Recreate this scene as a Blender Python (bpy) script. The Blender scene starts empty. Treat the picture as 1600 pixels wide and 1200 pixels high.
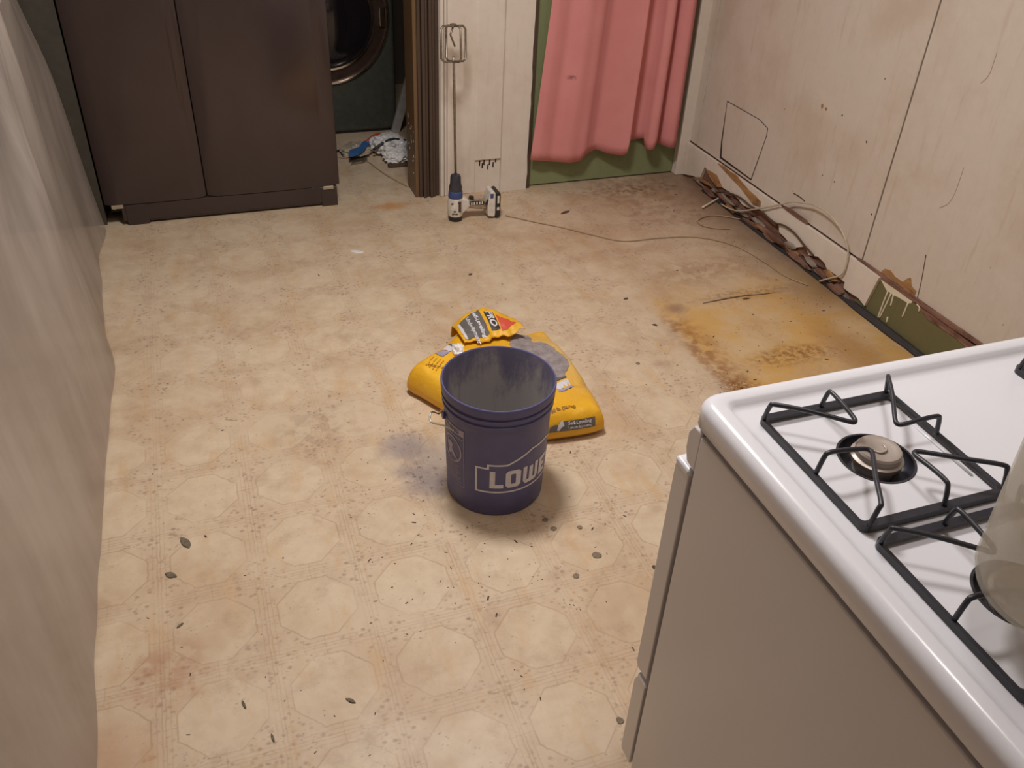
import bpy, bmesh, math, random
from mathutils import Vector, Matrix, noise as mnoise
random.seed(7)
scene = bpy.context.scene
COL = scene.collection
PI = math.pi

# ------------------------------------------------------------------ camera
S = 0.2286                                   # one repeat of the vinyl pattern, 9 in
CAM = Vector((-0.2043, -1.3012, 1.6132))
F_PX = 1364.3
YAW, PITCH, ROLL = 0.368504, 0.613171, 0.051527
_f = Vector((math.sin(YAW)*math.cos(PITCH), math.cos(YAW)*math.cos(PITCH), -math.sin(PITCH)))
_r = Vector((math.cos(YAW), -math.sin(YAW), 0)); _u = _r.cross(_f)
RT = math.cos(ROLL)*_r + math.sin(ROLL)*_u
UP = -math.sin(ROLL)*_r + math.cos(ROLL)*_u
FW = _f
cam_data = bpy.data.cameras.new('camera')
cam = bpy.data.objects.new('camera', cam_data); COL.objects.link(cam)
cam.matrix_world = Matrix(((RT.x, UP.x, -FW.x, CAM.x), (RT.y, UP.y, -FW.y, CAM.y), (RT.z, UP.z, -FW.z, CAM.z), (0, 0, 0, 1)))
cam_data.sensor_fit = 'HORIZONTAL'; cam_data.sensor_width = 36.0
cam_data.lens = F_PX/1600*36.0
cam_data.clip_start = 0.02
scene.camera = cam

def ray(x, y): return (RT*((x-800)/F_PX) - UP*((y-600)/F_PX) + FW)
def on_z(x, y, z=0.0): d = ray(x, y); return CAM + d*((z-CAM.z)/d.z)
def on_y(x, y, Y): d = ray(x, y); return CAM + d*((Y-CAM.y)/d.y)
def on_x(x, y, X): d = ray(x, y); return CAM + d*((X-CAM.x)/d.x)

# ------------------------------------------------------------------ world, lights, exposure
world = bpy.data.worlds.new('world'); scene.world = world; world.use_nodes = True
world.node_tree.nodes['Background'].inputs[0].default_value = (0.8, 0.87, 1.0, 1)
world.node_tree.nodes['Background'].inputs[1].default_value = 0.05
vs = scene.view_settings
vs.view_transform = 'Standard'; vs.look = 'None'; vs.exposure = -0.14; vs.gamma = 1.0; vs.use_curve_mapping = False
LAMP_A = Vector((0.32, 0.74, 2.33)); POWER_A = 45
FILL_LAMP = Vector((0.62, -0.45, 2.33)); FILL_POWER = 7.5  # unseen second lamp, added to light the stove side
LAMP_COL = (1.0, 0.962, 0.928)
def area(name, loc, power, size):
    l = bpy.data.lights.new(name, 'AREA'); l.shape = 'DISK'; l.size = size; l.energy = power; l.color = LAMP_COL
    o = bpy.data.objects.new(name, l); COL.objects.link(o); o.location = loc
    return o
area('ceiling_bulb', LAMP_A, POWER_A, 0.40)
area('ceiling_bulb', FILL_LAMP, FILL_POWER, 0.30)

# ------------------------------------------------------------------ node helpers
class G:
    def __init__(s, name):
        s.m = bpy.data.materials.new(name); s.m.use_nodes = True
        s.t = s.m.node_tree; s.n = s.t.nodes; s.l = s.t.links
        s.b = s.n['Principled BSDF']; s.out = s.n['Material Output']
        s.tc = None
    def pos(s):
        if not s.tc: s.tc = s.n.new('ShaderNodeNewGeometry').outputs['Position']
        return s.tc
    def put(s, sock, v):
        if hasattr(v, 'is_output') or isinstance(v, bpy.types.NodeSocket): s.l.new(v, sock)
        else: sock.default_value = v
    def math(s, op, a, b=0.0, c=None, clamp=False):
        n = s.n.new('ShaderNodeMath'); n.operation = op; n.use_clamp = clamp
        s.put(n.inputs[0], a); s.put(n.inputs[1], b)
        if c is not None: s.put(n.inputs[2], c)
        return n.outputs[0]
    def add(s, a, b): return s.math('ADD', a, b)
    def sub(s, a, b): return s.math('SUBTRACT', a, b)
    def mul(s, a, b): return s.math('MULTIPLY', a, b)
    def mx(s, a, b): return s.math('MAXIMUM', a, b)
    def mn(s, a, b): return s.math('MINIMUM', a, b)
    def step(s, v, lo, hi):           # smoothstep
        n = s.n.new('ShaderNodeMapRange'); n.interpolation_type = 'SMOOTHSTEP'; n.clamp = True
        s.put(n.inputs[0], v); s.put(n.inputs[1], lo); s.put(n.inputs[2], hi)
        n.inputs[3].default_value = 0; n.inputs[4].default_value = 1
        return n.outputs[0]
    def xyz(s, v=None):
        n = s.n.new('ShaderNodeSeparateXYZ'); s.l.new(v if v is not None else s.pos(), n.inputs[0]); return n.outputs
    def comb(s, x, y, z):
        n = s.n.new('ShaderNodeCombineXYZ')
        for i, v in enumerate((x, y, z)): s.put(n.inputs[i], v)
        return n.outputs[0]
    def scaled(s, sc, off=(0, 0, 0)):
        n = s.n.new('ShaderNodeMapping'); s.l.new(s.pos(), n.inputs[0])
        n.inputs['Scale'].default_value = sc; n.inputs['Location'].default_value = off
        return n.outputs[0]
    def noise(s, scale, detail=3, rough=0.55, vec=None, out=0):
        n = s.n.new('ShaderNodeTexNoise'); s.l.new(vec if vec is not None else s.pos(), n.inputs['Vector'])
        n.inputs['Scale'].default_value = scale; n.inputs['Detail'].default_value = detail; n.inputs['Roughness'].default_value = rough
        return n.outputs[out]
    def voro(s, scale, vec=None, feature='F1', out='Distance'):
        n = s.n.new('ShaderNodeTexVoronoi'); n.feature = feature
        s.l.new(vec if vec is not None else s.pos(), n.inputs['Vector']); n.inputs['Scale'].default_value = scale
        return n.outputs[out]
    def mix(s, f, a, b, mode='MIX'):
        n = s.n.new('ShaderNodeMix'); n.data_type = 'RGBA'; n.blend_type = mode
        s.put(n.inputs[0], f)
        for k, v in ((6, a), (7, b)):
            if isinstance(v, tuple) and len(v) == 3: v = v + (1,)
            s.put(n.inputs[k], v)
        return n.outputs[2]
    def spot(s, cx, cy, rx, ry, wob, soft=0.5):   # blob mask in the floor plane, warped by wob
        X, Y, Z = s.xyz()
        dx = s.mul(s.sub(X, cx), 1.0/rx); dy = s.mul(s.sub(Y, cy), 1.0/ry)
        d = s.math('SQRT', s.add(s.mul(dx, dx), s.mul(dy, dy)))
        d = s.add(d, wob)
        return s.sub(1.0, s.step(d, 1.0-soft, 1.0+soft*0.4))
    def bump(s, h, strength=0.2, dist=0.01):
        n = s.n.new('ShaderNodeBump'); n.inputs['Strength'].default_value = strength; n.inputs['Distance'].default_value = dist
        s.l.new(h, n.inputs['Height']); s.l.new(n.outputs[0], s.b.inputs['Normal'])
    def fin(s, col=None, rough=None, metal=None, spec=None):
        if col is not None:
            if isinstance(col, tuple) and len(col) == 3: col = col + (1,)
            s.put(s.b.inputs['Base Color'], col)
        if rough is not None: s.put(s.b.inputs['Roughness'], rough)
        if metal is not None: s.b.inputs['Metallic'].default_value = metal
        if spec is not None: s.b.inputs['Specular IOR Level'].default_value = spec
        return s.m

def lin(r, g, b):
    f = lambda c: (c/255/12.92) if c <= 10 else ((c/255+0.055)/1.055)**2.4
    return (f(r), f(g), f(b))
def plain(name, rgb, rough=0.5, metal=0.0, var=0.12, scale=30, spec=0.5, bump=0.0):
    g = G(name); c = lin(*rgb)
    nz = g.noise(scale, 4, 0.6)
    dark = tuple(x*(1-var) for x in c); light = tuple(min(1, x*(1+var)) for x in c)
    if bump: g.bump(g.noise(scale*3, 3), bump, 0.002)
    return g.fin(g.mix(g.step(nz, 0.3, 0.7), dark, light), rough, metal, spec)

# ------------------------------------------------------------------ mesh helpers
ROOT = {}
def tag(o, label=None, cat=None, group=None, kind=None):
    if label: o['label'] = label
    if cat: o['category'] = cat
    if group: o['group'] = group
    if kind: o['kind'] = kind
    return o
def thing(name, loc, label, cat, group=None):
    o = bpy.data.objects.new(name, None); COL.objects.link(o); o.location = loc
    o.empty_display_size = 0.05
    ROOT[o.name] = Vector(loc)
    return tag(o, label, cat, group)
def mesh(name, verts, faces, mat, parent=None, smooth=False, recalc=True, solid=0.0):
    verts = [Vector(v) for v in verts]
    if parent is not None and parent.name in ROOT:
        org = ROOT[parent.name]
    else:
        lo = [min(v[i] for v in verts) for i in range(3)]; hi = [max(v[i] for v in verts) for i in range(3)]
        org = Vector(((lo[0]+hi[0])/2, (lo[1]+hi[1])/2, lo[2]))
    me = bpy.data.meshes.new(name)
    me.from_pydata([v-org for v in verts], [], faces)
    if recalc:
        bm = bmesh.new(); bm.from_mesh(me); bmesh.ops.recalc_face_normals(bm, faces=bm.faces); bm.to_mesh(me); bm.free()
    me.materials.append(mat)
    if smooth:
        for p in me.polygons: p.use_smooth = True
    o = bpy.data.objects.new(name, me); COL.objects.link(o)
    if parent is None: o.location = org
    else: o.parent = parent
    ROOT[o.name] = org
    if solid:
        md = o.modifiers.new('solid', 'SOLIDIFY'); md.thickness = abs(solid); md.offset = 1 if solid > 0 else -1
    return o
def soft(o, w=0.003, seg=2):
    md = o.modifiers.new('bevel', 'BEVEL'); md.width = w; md.segments = seg; md.limit_method = 'ANGLE'
    for p in o.data.polygons: p.use_smooth = True
    md.harden_normals = True
    return o
BOXF = [(0, 3, 2, 1), (4, 5, 6, 7), (0, 1, 5, 4), (1, 2, 6, 5), (2, 3, 7, 6), (3, 0, 4, 7)]
def box(name, lo, hi, mat, parent=None, bevel=0.0):
    (x0, y0, z0), (x1, y1, z1) = lo, hi
    v = [(x0, y0, z0), (x1, y0, z0), (x1, y1, z0), (x0, y1, z0), (x0, y0, z1), (x1, y0, z1), (x1, y1, z1), (x0, y1, z1)]
    o = mesh(name, v, BOXF, mat, parent)
    return soft(o, bevel) if bevel else o
def prism(name, pts, axis, a, b, mat, parent=None, bevel=0.0):
    """2D outline extruded along axis ('x': pts are (y,z); 'y': (x,z); 'z': (x,y)) from a to b"""
    def P(p, t): return {'x': (t, p[0], p[1]), 'y': (p[0], t, p[1]), 'z': (p[0], p[1], t)}[axis]
    n = len(pts)
    v = [P(p, a) for p in pts] + [P(p, b) for p in pts]
    f = [tuple(range(n)), tuple(range(2*n-1, n-1, -1))] + [(i, (i+1) % n, n+(i+1) % n, n+i) for i in range(n)]
    o = mesh(name, v, f, mat, parent)
    return soft(o, bevel) if bevel else o
def spline(pts, sub=6):
    pts = [Vector(p) for p in pts]; out = []
    for i in range(len(pts)-1):
        p0 = pts[max(i-1, 0)]; p1 = pts[i]; p2 = pts[i+1]; p3 = pts[min(i+2, len(pts)-1)]
        for k in range(sub):
            t = k/sub
            out.append(0.5*((2*p1)+(-p0+p2)*t+(2*p0-5*p1+4*p2-p3)*t*t+(-p0+3*p1-3*p2+p3)*t*t*t))
    out.append(pts[-1]); return out
def tube_data(pts, r, n=8, closed=False):
    pts = [Vector(p) for p in pts]; m = len(pts); V = []; Fc = []
    up = None
    for i, p in enumerate(pts):
        a = pts[(i-1) % m] if (closed or i > 0) else p; b = pts[(i+1) % m] if (closed or i < m-1) else p
        t = (b-a).normalized()
        if up is None:
            up = Vector((0, 0, 1)) if abs(t.z) < 0.9 else Vector((1, 0, 0))
        s = t.cross(up).normalized(); up = s.cross(t).normalized()
        rr = r(i/(m-1)) if callable(r) else r
        for k in range(n):
            an = 2*PI*k/n; V.append(p + s*(rr*math.cos(an)) + up*(rr*math.sin(an)))
    for i in range(m if closed else m-1):
        for k in range(n):
            j = (i+1) % m
            Fc.append((i*n+k, i*n+(k+1) % n, j*n+(k+1) % n, j*n+k))
    if not closed:
        Fc.append(tuple(range(n-1, -1, -1))); Fc.append(tuple((m-1)*n+k for k in range(n)))
    return V, Fc
def tube(name, pts, r, mat, parent=None, n=8, closed=False):
    V, Fc = tube_data(pts, r, n, closed); return mesh(name, V, Fc, mat, parent, smooth=True)
def lathe(name, prof, c, mat, parent=None, seg=48, axis='z', closed=False, smooth=True, cap=True):
    """prof: list of (radius, height)"""
    V = []; Fc = []; m = len(prof); c = Vector(c)
    for r, h in prof:
        for k in range(seg):
            a = 2*PI*k/seg; x, y = r*math.cos(a), r*math.sin(a)
            V.append(c + (Vector((x, y, h)) if axis == 'z' else Vector((x, h, y)) if axis == 'y' else Vector((h, x, y))))
    for i in range(m if closed else m-1):
        for k in range(seg):
            j = (i+1) % m
            Fc.append((i*seg+k, i*seg+(k+1) % seg, j*seg+(k+1) % seg, j*seg+k))
    if not closed and cap:
        if prof[0][0] > 1e-5: Fc.append(tuple(range(seg)))
        if prof[-1][0] > 1e-5: Fc.append(tuple((m-1)*seg+k for k in range(seg)))
    o = mesh(name, V, Fc, mat, parent, smooth=smooth)
    bm = bmesh.new(); bm.from_mesh(o.data); bmesh.ops.remove_doubles(bm, verts=bm.verts, dist=1e-5); bmesh.ops.recalc_face_normals(bm, faces=bm.faces); bm.to_mesh(o.data); bm.free()
    if smooth:
        md = o.modifiers.new('edge', 'EDGE_SPLIT'); md.split_angle = math.radians(40)
    return o
def rrect(x0, y0, x1, y1, r, n=6):
    out = []
    for cx, cy, a0 in ((x1-r, y1-r, 0), (x0+r, y1-r, 90), (x0+r, y0+r, 180), (x1-r, y0+r, 270)):
        for k in range(n+1):
            a = math.radians(a0+90*k/n); out.append((cx+r*math.cos(a), cy+r*math.sin(a)))
    return out
def flat_strip(pts, w, closed=False):
    """2D stroke polyline -> (verts2d, quads)"""
    pts = [Vector(p).to_2d() for p in pts]; m = len(pts); V = []; Fc = []
    for i, p in enumerate(pts):
        a = pts[(i-1) % m] if (closed or i > 0) else None; b = pts[(i+1) % m] if (closed or i < m-1) else None
        d1 = (p-a).normalized() if a is not None else None; d2 = (b-p).normalized() if b is not None else None
        if d1 is None: d1 = d2
        if d2 is None: d2 = d1
        n1 = Vector((-d1.y, d1.x)); n2 = Vector((-d2.y, d2.x)); nn = (n1+n2)
        nn = nn.normalized() if nn.length > 1e-6 else n1
        k = w/2/max(0.35, nn.dot(n1))
        V += [p+nn*k, p-nn*k]
    for i in range(m if closed else m-1):
        j = (i+1) % m; Fc.append((2*i, 2*i+1, 2*j+1, 2*j))
    return V, Fc
def text2d(body, size, bold=0.0, align='LEFT', shear=0.0):
    cu = bpy.data.curves.new('lettering', 'FONT'); cu.body = body; cu.size = size; cu.offset = bold; cu.align_x = align; cu.shear = shear
    cu.resolution_u = 3
    o = bpy.data.objects.new('lettering', cu); COL.objects.link(o)
    dg = bpy.context.evaluated_depsgraph_get(); dg.update()
    me = bpy.data.meshes.new_from_object(o.evaluated_get(dg))
    V = [Vector((v.co.x, v.co.y)) for v in me.vertices]; Fc = [tuple(p.vertices) for p in me.polygons]
    bpy.data.objects.remove(o); bpy.data.meshes.remove(me)
    return V, Fc
def merge2d(parts):
    V = []; Fc = []
    for v, f in parts:
        k = len(V); V += list(v); Fc += [tuple(i+k for i in q) for q in f]
    return V, Fc
def wrap2d(name, V, Fc, fn, mat, parent, dx=None, dy=None, smooth=True):
    """map a flat 2D mesh through fn(u,v)->Vector after slicing it at every dx (u) / dy (v)"""
    bm = bmesh.new(); vs_ = [bm.verts.new((v[0], v[1], 0)) for v in V]
    for f in Fc:
        try: bm.faces.new([vs_[i] for i in f])
        except ValueError: pass
    for d, ax in ((dx, 0), (dy, 1)):
        if not d: continue
        lo = min(v[ax] for v in V); hi = max(v[ax] for v in V); t = math.floor(lo/d)*d+d
        while t < hi:
            co = (t, 0, 0) if ax == 0 else (0, t, 0); no = (1, 0, 0) if ax == 0 else (0, 1, 0)
            bmesh.ops.bisect_plane(bm, geom=bm.verts[:]+bm.edges[:]+bm.faces[:], plane_co=co, plane_no=no); t += d
    bm.verts.index_update()
    VV = [fn(v.co.x, v.co.y) for v in bm.verts]; FF = [tuple(v.index for v in f.verts) for f in bm.faces]
    bm.free()
    return mesh(name, VV, FF, mat, parent, smooth=smooth, recalc=False)
def grid(nu, nv, fn, name, mat, parent=None, smooth=True, solid=0.0, closed_u=False):
    V = [fn(i/nu, j/nv) for j in range(nv+1) for i in range(nu+1)]
    Fc = [(j*(nu+1)+i, j*(nu+1)+i+1, (j+1)*(nu+1)+i+1, (j+1)*(nu+1)+i) for j in range(nv) for i in range(nu)]
    return mesh(name, V, Fc, mat, parent, smooth=smooth, recalc=False, solid=solid)
def nz(x, y=0.0, z=0.0): return mnoise.noise(Vector((x, y, z)))
def sst(x, a, b):
    t = min(1, max(0, (x-a)/(b-a))); return t*t*(3-2*t)

# ------------------------------------------------------------------ materials
def mat_floor():
    g = G('vinyl'); X, Y, Z = g.xyz()
    wn = g.noise(5.0, 5, 0.62); wn2 = g.noise(22, 4, 0.6); fine = g.noise(120, 3, 0.6)
    # printed pattern: octagons, double band, little sprigs at the crossings
    jit = g.mul(g.sub(g.noise(45, 3), 0.5), 0.034)
    u = g.add(g.mul(X, 1/S), jit); v = g.add(g.mul(Y, 1/S), jit)
    a = g.math('ABSOLUTE', g.sub(g.math('FRACT', g.add(u, 100)), 0.5)); b = g.math('ABSOLUTE', g.sub(g.math('FRACT', g.add(v, 100)), 0.5))
    m = g.mx(g.mx(a, b), g.mul(g.add(a, b), 0.735))
    def line(val, at, w): return g.sub(1.0, g.step(g.math('ABSOLUTE', g.sub(val, at)), w*0.4, w))
    octo = line(m, 0.388, 0.012)
    da = g.sub(0.5, a); db = g.sub(0.5, b)
    bands = g.mx(line(da, 0.016, 0.010), line(db, 0.016, 0.010))
    bands2 = g.mx(line(da, 0.062, 0.009), line(db, 0.062, 0.009))
    ticks = g.mul(line(g.mn(a, b), 0.0, 0.006), g.step(m, 0.385, 0.395))
    outside = g.step(m, 0.385, 0.41)
    node = g.math('SQRT', g.add(g.mul(da, da), g.mul(db, db)))
    near = g.sub(1.0, g.mul(g.step(node, 0.20, 0.44), 0.75))
    sp = g.voro(52, g.comb(X, g.mul(Y, 1.25), 0.0))
    sprig = g.mul(g.mul(g.sub(1.0, g.step(sp, 0.12, 0.42)), near), g.mul(outside, g.step(g.noise(30, 3, 0.7), 0.38, 0.56)))
    sprig2 = g.mul(g.mul(g.sub(1.0, g.step(g.voro(110, g.comb(g.mul(X, 0.6), Y, 3.0)), 0.15, 0.45)), outside), g.step(g.noise(40, 2), 0.5, 0.65))
    worn = g.step(wn, 0.34, 0.60)
    base = g.mix(g.step(wn2, 0.3, 0.7), lin(199, 178, 152), lin(208, 188, 162))
    base = g.mix(g.mul(outside, 0.22), base, lin(190, 164, 140))
    dark = lin(150, 120, 92)
    k = g.mul(g.add(0.25, g.mul(worn, 0.65)), g.sub(1.0, g.mul(g.step(Y, 0.35, 1.1), 0.45)))
    base = g.mix(g.mul(octo, g.mul(k, 0.50)), base, dark)
    base = g.mix(g.mul(bands, g.mul(k, 0.34)), base, dark)
    base = g.mix(g.mul(bands2, g.mul(k, 0.26)), base, dark)
    base = g.mix(g.mul(ticks, g.mul(k, 0.4)), base, dark)
    base = g.mix(g.mul(sprig, 0.62), base, lin(136, 108, 92))
    base = g.mix(g.mul(sprig2, 0.45), base, lin(134, 106, 90))
    flecks = g.mul(g.sub(1.0, g.step(g.voro(75, g.comb(X, g.mul(Y, 1.6), 5.0)), 0.10, 0.30)), g.step(g.noise(11, 4, 0.7, g.scaled((1, 1, 1), (3, 5, 0))), 0.50, 0.64))
    base = g.mix(g.mul(flecks, 0.5), base, lin(128, 102, 88))
    # general dirt
    base = g.mix(g.mul(g.step(g.noise(2.6, 6, 0.65), 0.44, 0.70), 0.50), base, lin(170, 136, 102))
    base = g.mix(g.mul(g.step(g.noise(9.0, 6, 0.7, g.scaled((1, 1, 1), (4, 2, 0))), 0.50, 0.72), 0.36), base, lin(150, 118, 96))
    smear = g.noise(7.0, 5, 0.65, g.scaled((2.2, 0.7, 1), (1, 7, 0)))
    base = g.mix(g.mul(g.step(smear, 0.50, 0.72), 0.42), base, lin(192, 154, 104))
    speck = g.mul(g.sub(1.0, g.step(g.voro(48), 0.05, 0.10)), g.step(g.noise(14, 3), 0.5, 0.62))
    base = g.mix(g.mul(speck, 0.55), base, lin(105, 82, 66))
    # stains that have their own outline on the vinyl
    wob = g.mul(g.sub(g.noise(7, 5, 0.65), 0.5), 1.0)
    wob2 = g.mul(g.sub(g.noise(26, 4, 0.65), 0.5), 0.9)
    ex = g.add(X, g.mul(wob, 0.07)); ey = g.add(Y, g.mul(wob, 0.25))
    gold = g.mul(g.mul(g.step(ex, 1.26, 1.34), g.sub(1.0, g.step(ey, 1.02, 1.42))), g.step(Y, 0.15, 0.45))
    base = g.mix(g.mul(gold, g.add(0.42, g.mul(g.step(g.noise(4.5, 4, 0.6, g.scaled((1, 1, 1), (9, 0, 0))), 0.42, 0.62), 0.42))), base, lin(203, 158, 84))
    edge = g.mul(g.mul(g.mul(g.step(ex, 1.25, 1.30), g.sub(1.0, g.step(ex, 1.33, 1.43))), g.mul(g.step(Y, 0.40, 0.62), g.sub(1.0, g.step(Y, 1.0, 1.16)))), g.step(wn2, 0.36, 0.62))
    base = g.mix(g.mul(edge, 0.75), base, lin(140, 92, 48))
    base = g.mix(g.mul(g.spot(1.62, 0.735, 0.19, 0.060, wob2, 0.7), g.mul(g.step(g.noise(42, 5, 0.7), 0.38, 0.62), 0.75)), base, lin(120, 76, 44))
    base = g.mix(g.mul(g.spot(1.70, 1.16, 0.24, 0.045, wob2, 0.8), g.mul(g.step(g.noise(48, 5, 0.7), 0.4, 0.62), 0.5)), base, lin(104, 74, 50))
    base = g.mix(g.mul(g.spot(1.37, 1.13, 0.05, 0.04, wob2, 0.9), 0.6), base, lin(128, 96, 92))
    base = g.mix(g.mul(g.spot(1.84, 0.68, 0.10, 0.26, wob, 0.8), 0.55), base, lin(160, 112, 52))
    base = g.mix(g.mul(g.spot(1.33, 0.56, 0.09, 0.14, wob2, 0.8), g.mul(g.step(fine, 0.36, 0.58), 0.8)), base, lin(110, 66, 34))
    # grime along the rotten wall and in the far corner
    wall = g.mul(g.step(g.add(X, g.mul(wob, 0.16)), 1.72, 2.04), g.step(Y, 0.8, 1.1))
    base = g.mix(g.mul(wall, 0.62), base, lin(104, 80, 60))
    far = g.mul(g.step(g.add(X, g.mul(wob, 0.4)), 1.15, 1.7), g.step(g.add(Y, g.mul(wob, 0.3)), 1.45, 1.95))
    base = g.mix(g.mul(far, g.add(0.22, g.mul(g.step(wn2, 0.42, 0.62), 0.35))), base, lin(132, 98, 80))
    base = g.mix(g.mul(g.spot(1.72, 2.20, 0.3, 0.10, wob2, 0.8), g.mul(g.step(g.noise(34, 4), 0.45, 0.62), 0.55)), base, lin(92, 70, 66))
    base = g.mix(g.mul(g.spot(1.62, 1.38, 0.30, 0.16, wob, 0.8), g.mul(g.step(wn2, 0.36, 0.6), 0.5)), base, lin(150, 112, 76))
    base = g.mix(g.mul(g.spot(0.56, 2.28, 0.09, 0.05, wob2, 0.8), 0.6), base, lin(190, 130, 62))
    base = g.mix(g.mul(g.spot(-0.45, 0.03, 0.13, 0.10, wob, 0.7), g.mul(g.step(wn2, 0.38, 0.6), 0.5)), base, lin(160, 112, 84))
    base = g.mix(g.mul(g.spot(-0.60, -0.16, 0.16, 0.12, wob, 0.7), 0.5), base, lin(170, 122, 90))
    base = g.mix(g.mul(g.spot(0.00, 0.78, 0.20, 0.16, wob, 0.8), g.mul(g.step(wn2, 0.4, 0.62), 0.36)), base, lin(124, 98, 82))
    # spilt cement powder
    for cx, cy, rx, ry, k_ in ((0.215, 0.625, 0.085, 0.075, 0.66), (0.245, 0.455, 0.075, 0.07, 0.62), (0.30, 0.52, 0.10, 0.12, 0.5), (0.20, 0.52, 0.05, 0.05, 0.45)):
        base = g.mix(g.mul(g.spot(cx, cy, rx, ry, wob2, 0.75), k_), base, lin(132, 122, 126))
    base = g.mix(g.mul(g.spot(0.24, 0.47, 0.08, 0.10, wob2, 0.7), g.mul(g.step(g.noise(50, 4, 0.6), 0.55, 0.66), 0.55)), base, lin(82, 72, 68))
    g.bump(g.add(g.mul(wn2, 0.6), g.mul(fine, 0.4)), 0.12, 0.002)
    return g.fin(base, g.add(0.34, g.mul(wn, 0.25)), None, 0.35)

def mat_wall(name, rgb, dirt=(168, 138, 108), amount=0.4, rough=0.55, streak=True):
    g = G(name)
    n1 = g.noise(2.4, 6, 0.6); n2 = g.noise(26, 5, 0.65); st = g.noise(5, 5, 0.6, g.scaled((7, 7, 0.8)))
    c = lin(*rgb)
    base = g.mix(g.step(n2, 0.3, 0.7), tuple(x*0.955 for x in c), c)
    base = g.mix(g.mul(g.step(n1, 0.46, 0.70), amount), base, lin(*dirt))
    if streak: base = g.mix(g.mul(g.step(st, 0.54, 0.74), amount*0.9), base, lin(*dirt))
    sp = g.mul(g.sub(1.0, g.step(g.voro(15), 0.03, 0.06)), g.step(g.noise(6, 3), 0.52, 0.6))
    base = g.mix(g.mul(sp, 0.6), base, lin(104, 82, 66))
    g.bump(g.add(g.mul(n2, 0.5), g.noise(90, 2)), 0.14, 0.003)
    return g.fin(base, rough, None, 0.35)

def mat_wood_rot(name, c1, c2, stretch=(1, 0.16, 1)):
    g = G(name); v = g.scaled((40*stretch[0], 40*stretch[1], 40*stretch[2]))
    n1 = g.noise(1.0, 5, 0.7, v); n2 = g.noise(16, 4, 0.6)
    base = g.mix(g.step(n1, 0.32, 0.68), lin(*c1), lin(*c2))
    base = g.mix(g.mul(g.step(n2, 0.52, 0.7), 0.5), base, lin(60, 44, 38))
    g.bump(n1, 0.7, 0.006)
    return g.fin(base, 0.85, None, 0.2)

def mat_plastic_film():
    g = G('plastic_sheet')
    n1 = g.noise(3.0, 4, 0.55, g.scaled((1, 1.2, 0.35)))
    g.put(g.b.inputs['Base Color'], g.mix(g.step(n1, 0.3, 0.7), lin(212, 200, 191) + (1,), lin(226, 215, 206) + (1,)))
    g.b.inputs['Roughness'].default_value = 0.30
    g.b.inputs['Specular IOR Level'].default_value = 0.55
    g.bump(g.noise(6, 4, 0.5, g.scaled((1.6, 1.6, 0.5))), 0.22, 0.02)
    tl = g.n.new('ShaderNodeBsdfTranslucent'); tl.inputs[0].default_value = lin(205, 195, 186) + (1,)
    m1 = g.n.new('ShaderNodeMixShader'); m1.inputs[0].default_value = 0.40
    g.l.new(g.b.outputs[0], m1.inputs[1]); g.l.new(tl.outputs[0], m1.inputs[2])
    tr = g.n.new('ShaderNodeBsdfTransparent'); tr.inputs[0].default_value = (0.93, 0.92, 0.90, 1)
    m2 = g.n.new('ShaderNodeMixShader'); g.put(m2.inputs[0], g.add(0.58, g.mul(g.step(n1, 0.35, 0.65), 0.2)))
    g.l.new(tr.outputs[0], m2.inputs[1]); g.l.new(m1.outputs[0], m2.inputs[2])
    g.l.new(m2.outputs[0], g.out.inputs['Surface'])
    return g.m

def mat_bucket():
    g = G('bucket_plastic'); X, Y, Z = g.xyz()
    n1 = g.noise(9, 5, 0.6); n2 = g.noise(60, 3, 0.6)
    base = g.mix(g.step(n1, 0.3, 0.7), lin(80, 79, 118), lin(91, 89, 130))
    base = g.mix(g.mul(g.step(g.noise(14, 5, 0.7), 0.55, 0.75), 0.35), base, lin(118, 112, 124))
    g.bump(n2, 0.04, 0.001)
    return g.fin(base, 0.42, None, 0.4)
def mat_bucket_in():
    g = G('cement_coated_plastic')
    n = g.noise(7, 6, 0.7, g.scaled((2, 2, 0.9))); n2 = g.noise(16, 4, 0.6, g.scaled((3, 3, 0.4)))
    X, Y, Z = g.xyz()
    f = g.step(g.add(n, g.mul(g.sub(0.30, Z), 2.2)), 0.36, 0.70)
    base = g.mix(f, lin(118, 114, 138), lin(178, 174, 172))
    base = g.mix(g.mul(g.step(n2, 0.52, 0.7), 0.35), base, lin(112, 108, 124))
    return g.fin(base, 0.75, None, 0.2)

def mat_bag():
    g = G('bag_paper'); n = g.noise(6, 5, 0.6); n2 = g.noise(45, 4, 0.65)
    base = g.mix(g.step(n, 0.3, 0.7), lin(221, 162, 26), lin(232, 178, 42))
    d = g.mul(g.spot(0.80, 0.83, 0.16, 0.24, g.mul(g.sub(n2, 0.5), 0.8), 0.9), 0.55)
    base = g.mix(d, base, lin(196, 178, 132))
    base = g.mix(g.mul(g.step(n2, 0.6, 0.75), 0.3), base, lin(190, 150, 70))
    g.bump(g.add(g.noise(14, 5, 0.65), g.mul(n2, 0.3)), 0.32, 0.012)
    return g.fin(base, 0.42, None, 0.45)
def mat_cement():
    g = G('cement_powder'); n = g.noise(30, 6, 0.7)
    g.bump(n, 0.5, 0.01)
    return g.fin(g.mix(g.step(n, 0.3, 0.7), lin(126, 116, 116), lin(160, 149, 147)), 0.95, None, 0.1)

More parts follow.
